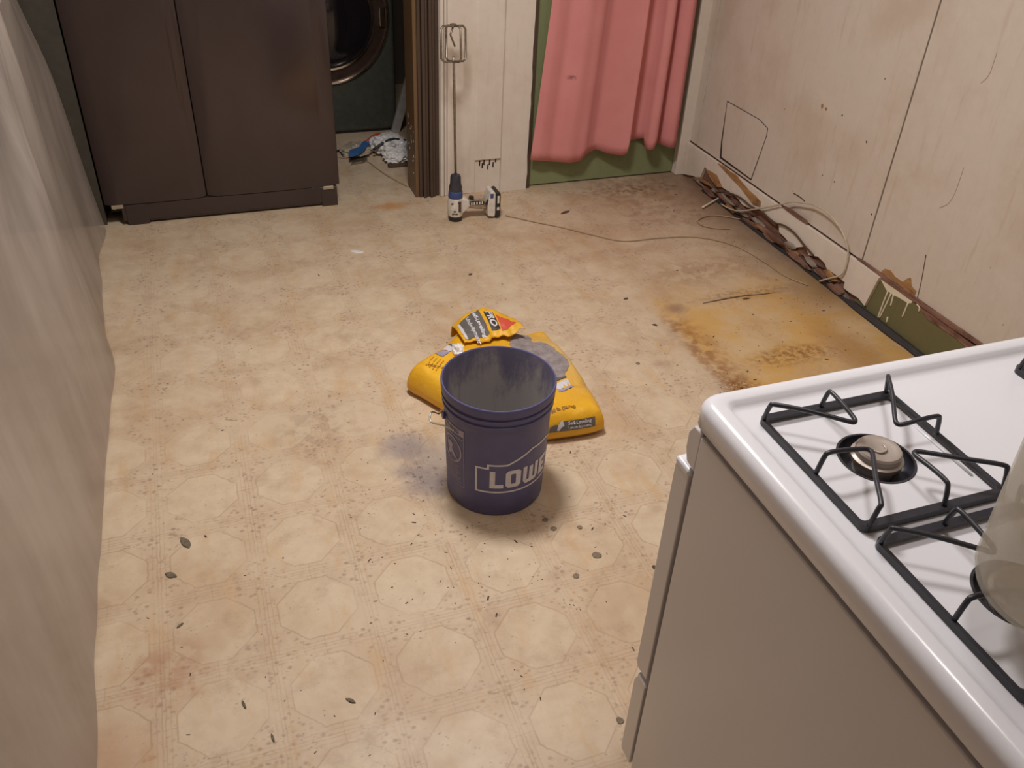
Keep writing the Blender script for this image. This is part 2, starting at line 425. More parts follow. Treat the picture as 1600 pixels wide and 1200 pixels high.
def mat_curtain():
    g = G('pink_cotton'); w = g.noise(260, 2, 0.5, g.scaled((1, 1, 0.3)))
    base = g.mix(g.step(g.noise(5, 4), 0.3, 0.7), lin(224, 147, 146), lin(231, 156, 154))
    base = g.mix(g.mul(g.spot(1.385, 2.28, 0.018, 9.0, g.mul(g.sub(g.noise(90, 3), 0.5), 2.6), 0.7), g.mul(line_z(g, 0.517, 0.012), 0.6)), base, lin(120, 66, 70))
    g.bump(w, 0.15, 0.001)
    g.put(g.b.inputs['Base Color'], base); g.b.inputs['Roughness'].default_value = 0.85; g.b.inputs['Specular IOR Level'].default_value = 0.2
    tl = g.n.new('ShaderNodeBsdfTranslucent'); g.l.new(base, tl.inputs[0])
    ms = g.n.new('ShaderNodeMixShader'); ms.inputs[0].default_value = 0.18
    g.l.new(g.b.outputs[0], ms.inputs[1]); g.l.new(tl.outputs[0], ms.inputs[2]); g.l.new(ms.outputs[0], g.out.inputs['Surface'])
    return g.m
def line_z(g, z, w):
    X, Y, Z = g.xyz(); return g.sub(1.0, g.step(g.math('ABSOLUTE', g.sub(Z, z)), w*0.3, w))

def mat_enamel(name, rgb):
    g = G(name); n = g.noise(3, 3)
    c = lin(*rgb)
    return g.fin(g.mix(g.step(n, 0.3, 0.7), tuple(x*0.97 for x in c), c), 0.22, None, 0.5)

def mat_jug():
    g = G('cloudy_plastic'); g.bump(g.noise(20, 4), 0.2, 0.004)
    g.put(g.b.inputs['Base Color'], g.mix(g.step(g.noise(16, 4, 0.6), 0.35, 0.7), lin(196, 190, 178) + (1,), lin(214, 208, 198) + (1,)))
    g.b.inputs['Roughness'].default_value = 0.25
    tl = g.n.new('ShaderNodeBsdfTranslucent'); tl.inputs[0].default_value = lin(225, 218, 206) + (1,)
    m1 = g.n.new('ShaderNodeMixShader'); m1.inputs[0].default_value = 0.5
    g.l.new(g.b.outputs[0], m1.inputs[1]); g.l.new(tl.outputs[0], m1.inputs[2])
    tr = g.n.new('ShaderNodeBsdfTransparent'); tr.inputs[0].default_value = (0.97, 0.96, 0.94, 1)
    m2 = g.n.new('ShaderNodeMixShader'); m2.inputs[0].default_value = 0.42
    g.l.new(tr.outputs[0], m2.inputs[1]); g.l.new(m1.outputs[0], m2.inputs[2]); g.l.new(m2.outputs[0], g.out.inputs['Surface'])
    return g.m

M = dict(
    floor=mat_floor(),
    wall=mat_wall('painted_panel', (206, 194, 181), (180, 156, 132), 0.42),
    white=mat_wall('old_white_paint', (222, 211, 199), (186, 164, 140), 0.30),
    ceil=mat_wall('ceiling_paint', (226, 220, 210), (200, 188, 170), 0.2, streak=False),
    leftwall=mat_wall('taupe_paint', (205, 186, 170), (150, 128, 110), 0.2),
    green=mat_wall('green_paint', (134, 142, 104), (112, 116, 84), 0.3, 0.4),
    olive=mat_wall('olive_paint', (110, 106, 74), (92, 86, 60), 0.3, 0.5),
    brown=mat_wall('brown_paint', (112, 88, 62), (84, 64, 48), 0.4, 0.4),
    dkbrown=mat_wall('dark_brown_shade', (82, 66, 56), (60, 48, 42), 0.4, 0.4),  # darker brown that puts the shade of the fluted front into the colour
    laundry=mat_wall('laundry_paint', (92, 82, 72), (70, 62, 54), 0.3),
    stub=plain('dark_olive_paint', (66, 62, 54), 0.6),
    gap=plain('dark_gap', (42, 32, 27), 0.9),
    rot=mat_wood_rot('rotten_wood', (104, 74, 62), (150, 114, 98)),
    rot2=mat_wood_rot('weathered_wood', (128, 118, 112), (172, 160, 150)),
    torn=mat_wood_rot('torn_fibreboard', (146, 106, 68), (176, 136, 92)),
    rubber=plain('black_cove_strip', (48, 44, 44), 0.7),
    paint=plain('cream_paint', (222, 212, 188), 0.4, var=0.04),
    film=mat_plastic_film(),
    bucket=mat_bucket(), bucket_in=mat_bucket_in(),
    print_white=plain('white_print', (206, 202, 208), 0.5, var=0.06, scale=60),
    print_faint=plain('faded_print', (158, 150, 172), 0.5, var=0.15, scale=60),
    print_grey=plain('grey_print', (98, 94, 90), 0.45, var=0.08),
    print_black=plain('black_print', (50, 46, 42), 0.5),
    print_red=plain('red_print', (206, 82, 62), 0.45, var=0.08),
    print_brown=plain('brown_print', (150, 104, 30), 0.5),
    wire=plain('galvanised_wire', (190, 182, 168), 0.35, 0.9),
    bag=mat_bag(), cement=mat_cement(),
    pink=mat_curtain(),
    enamel=mat_enamel('white_enamel', (222, 221, 227)),
    panel=mat_enamel('white_enamel_shaded', (214, 210, 210)),  # same white enamel, toned down to stand for shade on the sides
    iron=plain('grate_enamel', (44, 44, 52), 0.38, 0.0, 0.1, 80, 0.5),
    burner_bowl=plain('burner_bowl', (52, 52, 60), 0.4),
    alum=plain('burner_aluminium', (176, 164, 156), 0.45, 0.55),
    jug=mat_jug(),
    fridge=plain('black_gloss_door', (62, 50, 48), 0.15, 0.0, 0.05, 4, 0.5),
    fridge_dk=plain('black_gasket', (26, 22, 22), 0.5),
    hinge=plain('hinge_metal', (178, 166, 146), 0.4, 0.4),
    washer=plain('washer_graphite', (74, 76, 68), 0.35, 0.2),
    chrome=plain('chrome', (214, 210, 206), 0.12, 1.0, 0.03),
    bronze=plain('smoked_ring', (96, 76, 66), 0.25, 0.6),
    glass=plain('smoked_glass', (30, 26, 30), 0.06, 0.0, 0.05, 4, 0.6),
    steel=plain('dull_steel', (150, 140, 126), 0.42, 0.8, 0.2, 90),
    cable=plain('grey_white_cable', (190, 176, 156), 0.5),
    tan_cable=plain('tan_cable', (166, 140, 112), 0.6),
    black=plain('black_plastic', (40, 38, 38), 0.45),
    drill_white=plain('drill_white', (214, 206, 196), 0.4, 0, 0.1, 60),
    drill_blue=plain('drill_blue', (58, 76, 124), 0.4),
    chuck=plain('chuck_grey', (64, 64, 74), 0.4, 0.3),
    drill_grip=plain('dusty_grip', (150, 130, 108), 0.8, 0, 0.2, 80),
    trash_white=plain('white_poly', (222, 218, 216), 0.3, 0, 0.06),
    trash_clear=plain('cloudy_poly', (176, 162, 142), 0.3, 0, 0.1),
    blue=plain('blue_tape', (52, 100, 160), 0.45),
    red=plain('red_strip', (170, 56, 40), 0.5),
    plank=plain('grey_plank', (168, 162, 158), 0.6, 0, 0.1),
    leaf=plain('dry_leaf', (104, 94, 76), 0.8, 0, 0.25, 120),
    drop=plain('dried_cement_drop', (126, 112, 94), 0.85, 0, 0.2, 150),
    chip=plain('dark_chip', (84, 64, 50), 0.85, 0, 0.3, 200),
    lampglass=plain('opal_glass', (240, 236, 228), 0.4),
)

# ================================================================== THE SETTING
XR = 2.057; YB = 2.36; XL = -1.35; YN = -2.0; ZC = 2.42; YW = 4.05
def st(o): o['kind'] = 'structure'; return o
st(box('floor', (XL-0.1, YN-0.1, -0.06), (XR+0.25, YW+0.1, 0.0), M['floor']))
st(box('ceiling', (XL-0.1, YN-0.1, ZC), (XR+0.25, YW+0.1, ZC+0.08), M['ceil']))
st(box('wall_left', (XL-0.1, YN, 0), (XL, YB+0.12, ZC), M['leftwall']))
st(box('wall_near', (XL, YN-0.1, 0), (XR+0.1, YN, ZC), M['wall']))
# laundry alcove beyond the opening
st(box('wall_laundry_back', (-0.95, YW, 0), (1.32, YW+0.1, ZC), M['laundry']))
st(box('wall_laundry_left', (-0.95, YB+0.12, 0), (-0.85, YW, ZC), M['laundry']))
st(box('wall_laundry_right', (1.08, YB+0.14, 0), (1.20, YW, ZC), M['laundry']))
# back wall: stub by the left, header over the opening, column, piece over the green door
st(box('wall_back', (0.80, YB+0.015, 0), (1.232, YB+0.14, ZC), M['white']))
st(box('wall_back_header', (XL, YB+0.02, 2.08), (0.80, YB+0.14, ZC), M['white']))
st(box('wall_back_stub', (XL, YB+0.02, 0), (-0.612, YB+0.12, 2.08), M['stub']))
st(box('wall_back_over_door', (1.232, YB+0.03, 2.04), (XR, YB+0.14, ZC), M['white']))
# brown casing of the opening: jamb, flat board and a fluted moulding
t = st(box('trim_1', (0.704, YB-0.005, 0), (0.80, YB+0.14, 2.08), M['brown']))
box('jamb_board', (0.690, YB-0.012, 0), (0.706, YB+0.14, 2.08), M['brown'], t, 0.004)
for i, (xa, xb, yy) in enumerate(((0.708, 0.722, 0.012), (0.724, 0.738, 0.024), (0.740, 0.752, 0.016), (0.754, 0.767, 0.026), (0.769, 0.781, 0.017), (0.783, 0.799, 0.010))):
    box('moulding_bead', (xa, YB-0.005-yy, 0), (xb, YB-0.005, 2.08), M['dkbrown'], t, 0.003)
random.seed(11)
for k in range(16):
    y_ = YB+random.uniform(0.0, 0.10); z_ = random.uniform(0.10, 0.34)
    box('paint_speck', (0.6893, y_, z_), (0.6902, y_+random.uniform(.003, .008), z_+random.uniform(.004, .014)), M['paint'], t)
random.seed(7)
# white casing of the column
t = st(box('trim_2', (0.80, YB-0.018, 0), (1.09, YB+0.015, 2.2), M['white']))
box('casing_bead', (0.801, YB-0.036, 0), (0.818, YB-0.018, 2.2), M['white'], t, 0.006)
box('casing_bead', (0.821, YB-0.028, 0), (0.832, YB-0.018, 2.2), M['white'], t, 0.004)
box('casing_board', (0.836, YB-0.024, 0), (0.965, YB-0.018, 2.2), M['white'], t, 0.003)
box('casing_panel', (0.964, YB-0.028, 0.155), (1.087, YB-0.018, 2.2), M['white'], t, 0.005)
chips = [(0.985, 0.14), (0.998, 0.128), (1.006, 0.142), (1.025, 0.12), (1.033, 0.14), (1.05, 0.128), (1.062, 0.15)]
for (xa, za) in chips: prism('paint_chip', [(xa, za-0.012), (xa+0.006, za-0.014), (xa+0.007, za+0.012), (xa+0.001, za+0.010)], 'y', YB-0.0195, YB-0.018, M['gap'], t)
jag = [(1.086, 0), (1.086, 2.2)] + [(1.214+0.006*nz(zz*9.0, 3.1)+0.003*nz(zz*31, 1.0), zz) for zz in [2.2-0.04*k for k in range(56)]]
st(prism('trim_3', jag, 'y', YB-0.038, YB+0.012, M['white'], None, 0.0))
st(box('trim_4', (2.000, YB-0.05, 0), (XR, YB+0.03, 2.1), M['white'], None, 0.004))
# green door behind the curtain
dr = st(box('door_1', (1.225, YB-0.012, 0.006), (1.998, YB+0.03, 2.03), M['green'], None, 0.003))
box('door_edge_strip', (1.218, YB-0.03, 0.0), (1.232, YB-0.008, 2.03), M['dkbrown'], dr)

# right wall: backing with panels, gaps between them
wr = st(box('wall_right', (XR+0.010, YN, 0.0), (XR+0.12, YB+0.14, ZC), M['gap']))
def wp(y0, y1, z0, z1): return box('wall_panel', (XR-0.002, y0, z0), (XR+0.0102, y1, z1), M['wall'], wr, 0.0015)
wp(1.006, 2.252, 0.172, ZC); wp(2.257, YB+0.02, 0.172, ZC); wp(-0.22, 0.999, 0.176, ZC); wp(YN+0.002, -0.226, 0.0, ZC)
# cut-out access patch
prism('patch_gap', [(2.060, 0.441), (1.80, 0.4435), (1.729, 0.4285), (1.7245, 0.398), (1.768, 0.183), (2.036, 0.186), (2.049, 0.26)], 'x', XR-0.0035, XR-0.002, M['gap'], wr)
prism('access_patch', [(2.054, 0.438), (1.80, 0.441), (1.731, 0.426), (1.727, 0.396), (1.770, 0.190), (2.020, 0.196), (2.036, 0.26)], 'x', XR-0.0055, XR-0.002, M['wall'], wr, 0.0008)
# cracks in the right hand panel
def wall_line(name, pix, w, mat, off=0.0032, sub=4):
    P = [on_x(p[0], p[1], XR-0.002) for p in pix]
    P = spline(P, sub) if sub else P
    V2, F2 = flat_strip([(p.y, p.z) for p in P], w)
    n = len(V2); V = [(XR-0.002, v[0], v[1]) for v in V2] + [(XR-0.002-off, v[0], v[1]) for v in V2]
    Fc = list(F2) + [tuple(i+n for i in reversed(f)) for f in F2]
    for f in F2:
        for k in range(4): Fc.append((f[k], f[(k+1) % 4], f[(k+1) % 4]+n, f[k]+n))
    return mesh(name, V, Fc, mat, wr)
wall_line('paint_crack', [(1468, 325), (1482, 318), (1492, 302), (1500, 280), (1506, 262)], 0.002, M['tan_cable'], 0.0006)
wall_line('paint_crack', [(1433, 468), (1440, 438), (1447, 398)], 0.0035, M['chip'], 0.0006)
wall_line('paint_crack', [(1533, 130), (1545, 118), (1552, 100), (1558, 82)], 0.0022, M['tan_cable'], 0.0006)
wall_line('paint_crack', [(1240, 302), (1250, 308), (1258, 315)], 0.005, M['chip'], 0.0006)
for px, py, s_ in ((1285, 166, 0.010), (1291, 170, 0.007), (1316, 180, 0.004), (1362, 335, 0.004), (1354, 222, 0.004), (1383, 123, 0.003), (1226, 170, 0.003), (1285, 274, 0.003), (1304, 284, 0.004)):
    p = on_x(px, py, XR-0.002)
    mt = M['torn'] if px < 1300 and py < 172 else M['chip']
    prism('wall_scar', [(p.y+s_*math.cos(a)*random.uniform(.6, 1.3), p.z+s_*math.sin(a)*random.uniform(.6, 1.4)) for a in [k*PI/4 for k in range(8)]], 'x', XR-0.0026, XR-0.002, mt, wr)

# --- rotten baseboard on the right
def z4(pts): return [(1040+x*0.35, 100+y*0.35) for x, y in pts]
def z6(pts): return [(1060+x*0.125, 230+y*0.125) for x, y in pts]
def z7(pts): return [(1220+x*0.175, 350+y*0.175) for x, y in pts]
def yz(pix, X): return [(on_x(a, b, X).y, max(0.001, on_x(a, b, X).z)) for a, b in pix]
XB = XR-0.020
bb = st(box('baseboard_right', (XR-0.006, -0.225, 0.0), (XR+0.012, YB-0.05, 0.166), M['rot']))
low = z6([(110, 255), (195, 360), (250, 430), (290, 330), (330, 245), (365, 290), (470, 345), (545, 500), (640, 560), (740, 640), (800, 720), (905, 770)]) + \
      z6([(1000, 790), (1100, 850), (1190, 920), (1255, 985), (1260, 1060), (1330, 1130)]) + z7([(60, 150), (130, 210), (215, 200), (250, 280), (330, 290), (390, 350), (410, 400), (470, 440), (570, 520), (560, 570), (610, 610), (690, 660), (745, 730)])
top = z7([(875, 480), (720, 340), (600, 270)]) + z4([(700, 760), (500, 610), (380, 525), (230, 420), (130, 358)])
poly = yz(low, XB) + [(max(0, y), min(z, 0.168)) for y, z in yz(top, XB)]
poly[0] = (YB-0.052, 0.004)
poly[-1] = (YB-0.052, 0.166)
prism('white_board', poly, 'x', XB, XR-0.006, M['white'], bb)
prism('torn_board', yz(z6([(490, 205), (560, 240), (640, 310), (700, 340), (760, 400), (870, 530), (960, 610), (1025, 680), (1020, 745), (930, 720), (850, 610), (760, 490), (640, 370), (560, 280)]), XB-0.003), 'x', XB-0.003, XB+0.004, M['torn'], bb)
prism('torn_board', yz(z6([(1270, 720), (1400, 770), (1520, 860), (1600, 920), (1600, 960), (1500, 900), (1350, 790)]), XB-0.002), 'x', XB-0.002, XB+0.004, M['rot'], bb)
prism('torn_board', yz(z6([(330, 270), (400, 300), (480, 350), (545, 500), (470, 490), (400, 400)]), XB-0.002), 'x', XB-0.001, XB+0.006, M['torn'], bb)
# splinters of rotten board in front of the wall
for k in range(34):
    y = 0.98 + 1.16*k/33 + random.uniform(-.02, .02); L = random.uniform(.06, .17); z0 = random.uniform(0.015, 0.06)*(1 if y > 1.1 else 0.7); th = random.uniform(.004, .011)
    a = random.uniform(-.12, .12); x0 = XR-0.008-random.uniform(0, .016)
    pts = [(y-L/2, z0), (y-L/4, z0+th), (y+L/4, z0+th*1.2+a*L/2), (y+L/2, z0+a*L), (y+L/5, z0-th+a*L/2), (y-L/4, z0-th)]
    prism('splinter', pts, 'x', x0-th*0.7, x0, M[('rot', 'rot2', 'rot', 'rot', 'torn', 'rot2', 'rot')[k % 7]], bb)
# exposed olive wall and its paint drips
prism('exposed_wall', [(-0.22, 0.0), (0.99, 0.0), (0.95, 0.06), (0.945, 0.10), (0.93, 0.160), (-0.22, 0.160)], 'x', XR-0.0075, XR-0.005, M['olive'], bb)
prism('exposed_ledge', [(-0.22, 0.160), (1.02, 0.160), (1.02, 0.176), (-0.22, 0.180)], 'x', XR-0.010, XR+0.002, M['rot'], bb)
prism('rot_patch', yz(z4([(1110, 1060), (1200, 1125), (1300, 1195), (1400, 1260), (1400, 1310), (1290, 1220), (1170, 1140)]), XR-0.008), 'x', XR-0.010, XR-0.006, M['rot'], bb)
prism('rust_patch', yz(z7([(890, 430), (930, 400), (980, 415), (1020, 470), (1090, 520), (1120, 490), (1160, 480), (1170, 560), (1210, 600), (1190, 650), (1080, 560), (960, 470)]), XR-0.003), 'x', XR-0.0035, XR-0.001, M['torn'], bb)
prism('paint_drip', yz(z7([(893, 492), (960, 540), (1050, 600), (1130, 660), (1180, 690), (1165, 708), (1140, 708), (1060, 660), (1010, 635), (960, 600), (945, 590)]), XR-0.008), 'x', XR-0.0095, XR-0.006, M['paint'], bb)
for seg in ([(958, 600), (925, 680), (895, 760), (866, 842)], [(985, 620), (950, 700), (915, 770), (882, 838)], [(1008, 628), (992, 690), (982, 730)], [(1136, 705), (1110, 770), (1084, 832)], [(1215, 715), (1240, 745), (1232, 780)], [(955, 830), (945, 880)]):
    P = [Vector((XR-0.0085, y, z)) for y, z in yz(z7(seg), XR-0.0085)]
    tube('paint_drip', spline(P, 3), 0.0032, M['paint'], bb, 6)
# black cove strip left along the floor
cove = [(XR-0.026+0.008*nz(yy*7, 5)-0.006*sst(-yy, -1.05, -0.9), yy) for yy in [-0.24+0.06*k for k in range(40)]]
V = []; Fc = []
for i, (xx, yy) in enumerate(cove):
    h = 0.010+0.005*nz(yy*9, 2.0)+(0.010 if yy < 1.0 else 0)
    V += [(xx, yy, 0.0), (xx, yy, 0.006), (XR-0.018, yy, h), (XR-0.010, yy, h), (XR-0.010, yy, 0.0)]
    if i:
        for k in range(5): Fc.append(((i-1)*5+k, (i-1)*5+(k+1) % 5, i*5+(k+1) % 5, i*5+k))
Fc += [tuple(range(5)), tuple((len(cove)-1)*5+k for k in range(5))]
st(mesh('trim_5', V, Fc, M['rubber']))

# ceiling lamps (above the frame), the second one added to light the stove
for nm, P, lab in (('ceiling_lamp', LAMP_A, 'round ceiling lamp over the middle of the room'), ('ceiling_lamp', FILL_LAMP, 'unseen round ceiling lamp added to light the stove side of the room')):
    L = thing(nm, (P.x, P.y, ZC), lab, 'lamp', 'ceiling lamps')
    lathe('lamp_base', [(0.0, ZC), (0.19, ZC), (0.19, ZC-0.03), (0.165, ZC-0.05), (0.0, ZC-0.05)], (P.x, P.y, 0), M['lampglass'], L, 32)
    lathe('lamp_rim', [(0.165, ZC-0.05), (0.185, ZC-0.055), (0.185, ZC-0.085), (0.165, ZC-0.085)], (P.x, P.y, 0), M['hinge'], L, 32, closed=True)

# ================================================================== REFRIGERATOR
FX0, FX1, FXS, FY = -0.605, 0.352, -0.205, 2.352
fr = thing('refrigerator', ((FX0+FX1)/2, FY+0.35, 0), 'glossy black side-by-side refrigerator with two doors against the back wall', 'refrigerator')
box('cabinet', (FX0+0.012, FY+0.075, 0.03), (FX1-0.012, FY+0.70, 1.74), M['fridge_dk'], fr, 0.004)
def door(x0, x1, nm):
    n = 14; pts = []
    cxm = (x0+x1)/2
    for k in range(n+1):
        t_ = k/n; x = x0+(x1-x0)*t_
        e = min(t_, 1-t_)*(x1-x0)
        pts.append((x, FY+0.016*(1-min(1, e/0.035))**2 - 0.004*math.sin(PI*t_)))
    pts += [(x1, FY+0.068), (x0, FY+0.068)]
    return prism(nm, pts, 'z', 0.091, 1.74, M['fridge'], fr, 0.003)
dl = door(FX0, FXS-0.0012, 'door'); d2 = door(FXS+0.0012, FX1, 'door')
for d_, xh in ((dl, FXS-0.045), (d2, FXS+0.045)):
    tube('door_handle', spline([(xh, FY+0.004, 1.08), (xh, FY-0.045, 1.12), (xh, FY-0.05, 1.25), (xh, FY-0.045, 1.48), (xh, FY+0.004, 1.52)], 5), 0.011, M['fridge_dk'], d_, 10)
box('kick_plate', (FX0+0.06, FY+0.001, 0.018), (FX1-0.03, FY+0.05, 0.0895), M['fridge'], fr, 0.003)
for x in (FX0+0.075, FX1-0.085):
    box('roller_cover', (x, FY-0.002, 0.0), (x+0.085 if x < 0 else x+0.07, FY+0.055, 0.0885), M['fridge'], fr, 0.004)
box('floor_rail', (FX0+0.16, FY+0.004, 0.010), (FX1-0.085, FY+0.03, 0.026), M['fridge'], fr, 0.003)
for x in (FX0+0.025, FX1-0.075):
    h = box('hinge', (x, FY-0.006, 0.078), (x+0.045, FY+0.04, 0.093), M['hinge'], fr, 0.002)
    lathe('hinge_pin', [(0.0, 0.070), (0.006, 0.070), (0.006, 0.098), (0.0, 0.098)], (x+0.01, FY+0.012, 0), M['hinge'], h, 12)

# ================================================================== WASHING MACHINE in the laundry alcove
WY = 3.235
wm = thing('washing_machine', (0.47, WY+0.35, 0), 'dark graphite front-loading washing machine with chrome ringed door beyond the opening', 'washer')
box('body', (0.125, WY, 0.012), (0.815, WY+0.70, 1.0), M['washer'], wm, 0.02)
box('plinth', (0.15, WY+0.02, 0.0), (0.79, WY+0.68, 0.012), M['black'], wm)
wc = (0.47, WY, 0.585)
dr_ = lathe('door', [(0.0, -0.012), (0.30, -0.012), (0.318, 0.0)], wc, M['bronze'], wm, 64, 'y')
lathe('outer_ring', [(0.304, -0.012), (0.309, -0.020), (0.316, -0.020), (0.322, -0.010), (0.322, 0.0), (0.304, 0.0)], wc, M['chrome'], dr_, 72, 'y', closed=True)
lathe('inner_ring', [(0.228, -0.014), (0.234, -0.034), (0.243, -0.034), (0.250, -0.014)], wc, M['chrome'], dr_, 72, 'y', closed=True)
lathe('door_glass', [(0.0, -0.052), (0.10, -0.050), (0.17, -0.042), (0.215, -0.030), (0.230, -0.014)], wc, M['glass'], dr_, 64, 'y', cap=False)
box('door_latch', (0.735, WY-0.032, 0.54), (0.765, WY-0.008, 0.63), M['chrome'], dr_, 0.004)
box('control_strip', (0.14, WY-0.012, 0.92), (0.80, WY+0.003, 0.99), M['black'], wm, 0.003)

# ================================================================== things on the laundry floor
a = on_y(632, 152, 2.98); b_ = on_z(617, 209)
pb = on_z(611, 209); pt = on_y(626, 152, pb.y-0.03)
dv = (pt-pb)*1.5; sx = Vector((0.045, 0, -0.012)); sy = Vector((0, 0.018, 0.002))
V = [pb, pb+Vector((0.045, 0, 0)), pb+Vector((0.045, 0.018, 0)), pb+Vector((0, 0.018, 0))]
V += [v+dv for v in V]
tag(mesh('wooden_strip', V, BOXF, M['plank']), 'pale grey wooden strip leaning inside the laundry opening', 'plank')
def crumple(name, c, sx_, sy_, sz_, mat, parent=None, seed=0.0, amp=0.45, sub=4):
    bm = bmesh.new(); bmesh.ops.create_icosphere(bm, subdivisions=sub, radius=1.0)
    V = []
    for v in bm.verts:
        p = v.co.copy(); q = p*1.7+Vector((seed, seed*2, 0))
        d = 1 + amp*(abs(mnoise.noise(q))*1.4-0.35) + amp*0.5*(abs(mnoise.noise(q*2.7))-0.2)
        p = p*d
        V.append((c[0]+p.x*sx_, c[1]+p.y*sy_, c[2]+max(-0.98, p.z)*sz_))
    bm.verts.index_update(); Fc = [tuple(v.index for v in f.verts) for f in bm.faces]; bm.free()
    zmin = min(v[2] for v in V); V = [(x, y, max(0.0015, z-zmin+0.0015)) if parent is None else (x, y, max(0.0015, z)) for x, y, z in V]
    return mesh(name, V, Fc, mat, parent)
p = on_z(608, 241); 
wb = thing('plastic_wrapper', (p.x, p.y, 0), 'crumpled white plastic wrapper with dark strips on the laundry floor', 'wrapper')
crumple('wrapper_body', (p.x, p.y+0.02, 0.045), 0.085, 0.10, 0.048, M['trash_white'], wb, 3.0)
crumple('wrapper_end', (p.x+0.015, p.y-0.11, 0.03), 0.07, 0.06, 0.034, M['trash_white'], wb, 8.0)
tube('dark_strip', spline([(p.x-0.09, p.y-0.055, 0.05), (p.x, p.y-0.03, 0.085), (p.x+0.09, p.y+0.01, 0.06)], 4), 0.007, M['black'], wb, 6)
tube('red_strip', spline([(p.x-0.10, p.y+0.13, 0.012), (p.x-0.03, p.y+0.15, 0.05), (p.x+0.06, p.y+0.17, 0.03)], 4), 0.008, M['red'], wb, 6)
box('dark_end', (p.x-0.045, p.y-0.185, 0.001), (p.x+0.075, p.y-0.16, 0.016), M['chip'], wb, 0.004)
p = on_z(556, 240)
cb = thing('plastic_bag', (p.x, p.y, 0), 'cloudy crumpled plastic bag with blue band on the laundry floor', 'bag')
crumple('bag_film', (p.x+0.005, p.y-0.005, 0.022), 0.078, 0.080, 0.022, M["trash_clear"], cb, 5.5)
bl = [on_z(*q_, 0.05) for q_ in ((546, 243), (560, 239), (572, 230), (578, 223), (566, 223), (562, 230), (546, 236))]
prism('blue_band', [(v.x, v.y) for v in bl], 'z', 0.040, 0.054, M['blue'], cb)
tr = [on_z(*q_) for q_ in ((548, 259), (556, 257), (566, 256), (574, 252), (574, 249), (564, 251), (552, 255))]
tag(prism('scraper', [(v.x, v.y) for v in tr], 'z', 0.0, 0.012, M['steel'], None, 0.002), 'small grey scraper lying beside the cloudy plastic bag', 'scraper')
tag(tube('power_cable', spline([on_z(505, 244)+Vector((0, 0, .006)), on_z(530, 237)+Vector((0, 0, .006)), on_z(552, 231)+Vector((0, 0, .006)), on_z(585, 219)+Vector((0, 0, .008)), on_z(610, 213)+Vector((0, 0, .006)), on_z(622, 215)+Vector((0, 0, .006))], 5), 0.006, M['black']), 'black power cable running across the laundry floor to the plank', 'cable')
tag(tube('thin_cable', spline([on_z(x, y)+Vector((0, 0, .0035)) for x, y in ((515, 246), (540, 248), (560, 251), (575, 254), (590, 265), (606, 276), (622, 285), (638, 293))], 5), 0.0032, M['tan_cable']), 'thin brown cable snaking from laundry floor to brown casing', 'cable')

# ================================================================== PINK CURTAIN
ctl = [(1.221, 2.302), (1.25, 2.288), (1.28, 2.290), (1.32, 2.298), (1.36, 2.284), (1.40, 2.272), (1.44, 2.276), (1.475, 2.279), (1.505, 2.296), (1.535, 2.308), (1.57, 2.302), (1.63, 2.283), (1.675, 2.268), (1.697, 2.262), (1.703, 2.280), (1.700, 2.318), (1.735, 2.334), (1.775, 2.330), (1.792, 2.300), (1.800, 2.262), (1.822, 2.246), (1.842, 2.258), (1.846, 2.300), (1.856, 2.332), (1.872, 2.320), (1.89, 2.282), (1.925, 2.256), (1.952, 2.272), (1.962, 2.292)]
cp = spline([(x, y, 0) for x, y in ctl], 7)
def curt(u, v):
    i = u*(len(cp)-1); k = min(int(i), len(cp)-2); q_ = cp[k].lerp(cp[k+1], i-k)
    z = 0.128 + 1.87*v
    xl = 1.221 + 0.062*min(1, (z-0.13)/0.75) + 0.05*max(0, z-0.88); x = xl + (q_.x-1.221)*(1.962-0.004*z-xl)/(1.962-1.221)
    am = 1.0 - 0.25*min(1, z/1.2)
    y = 2.296 + (q_.y-2.296)*am + 0.004*nz(x*6, z*2.5)
    z += (0.010*math.sin(u*9)*(1-v) - 0.014*sst(u, 0.0, 0.3)*(1-v) + 0.028*sst(u, 0.45, 0.9)*(1-v))
    return Vector((x, y, z))
HEM = [(815, 249), (829, 250), (860, 252), (890, 254), (905, 252), (918, 239), (930, 233), (950, 240), (972, 243), (979, 240), (983, 219), (1003, 216), (1006, 231), (1014, 235), (1020, 233), (1024, 222), (1032, 226), (1046, 231), (1070, 230)]
_c0 = curt
def curt(u, v):
    p = _c0(u, v); q_ = _c0(u, 0.0); d = Vector((q_.x, q_.y, 0.14))-CAM
    px = 800+F_PX*d.dot(RT)/d.dot(FW); py = HEM[-1][1]
    for (xa, ya), (xb, yb) in zip(HEM, HEM[1:]):
        if xa <= px <= xb: py = ya+(yb-ya)*(px-xa)/(xb-xa)
    dz = on_y(px, py, q_.y).z-q_.z
    p.z += dz*(1-v)**3
    return p
ct = thing('curtain', (1.60, 2.30, 0.12), 'pink cotton curtain hanging in folds over the green door', 'curtain')
grid(len(cp)-1, 44, curt, 'cloth', M['pink'], ct, solid=0.0015)
rod = thing('curtain_rod', (1.60, 2.240, 1.99), 'thin metal rod carrying the pink curtain', 'rod')
tube('rod_bar', [(1.10, 2.240, 1.99), (2.04, 2.240, 1.99)], 0.006, M['steel'], rod, 10)
for x in (1.12, 2.03): tube('bracket', [(x, 2.240, 1.99), (x, 2.33, 1.99)], 0.006, M['steel'], rod, 8)

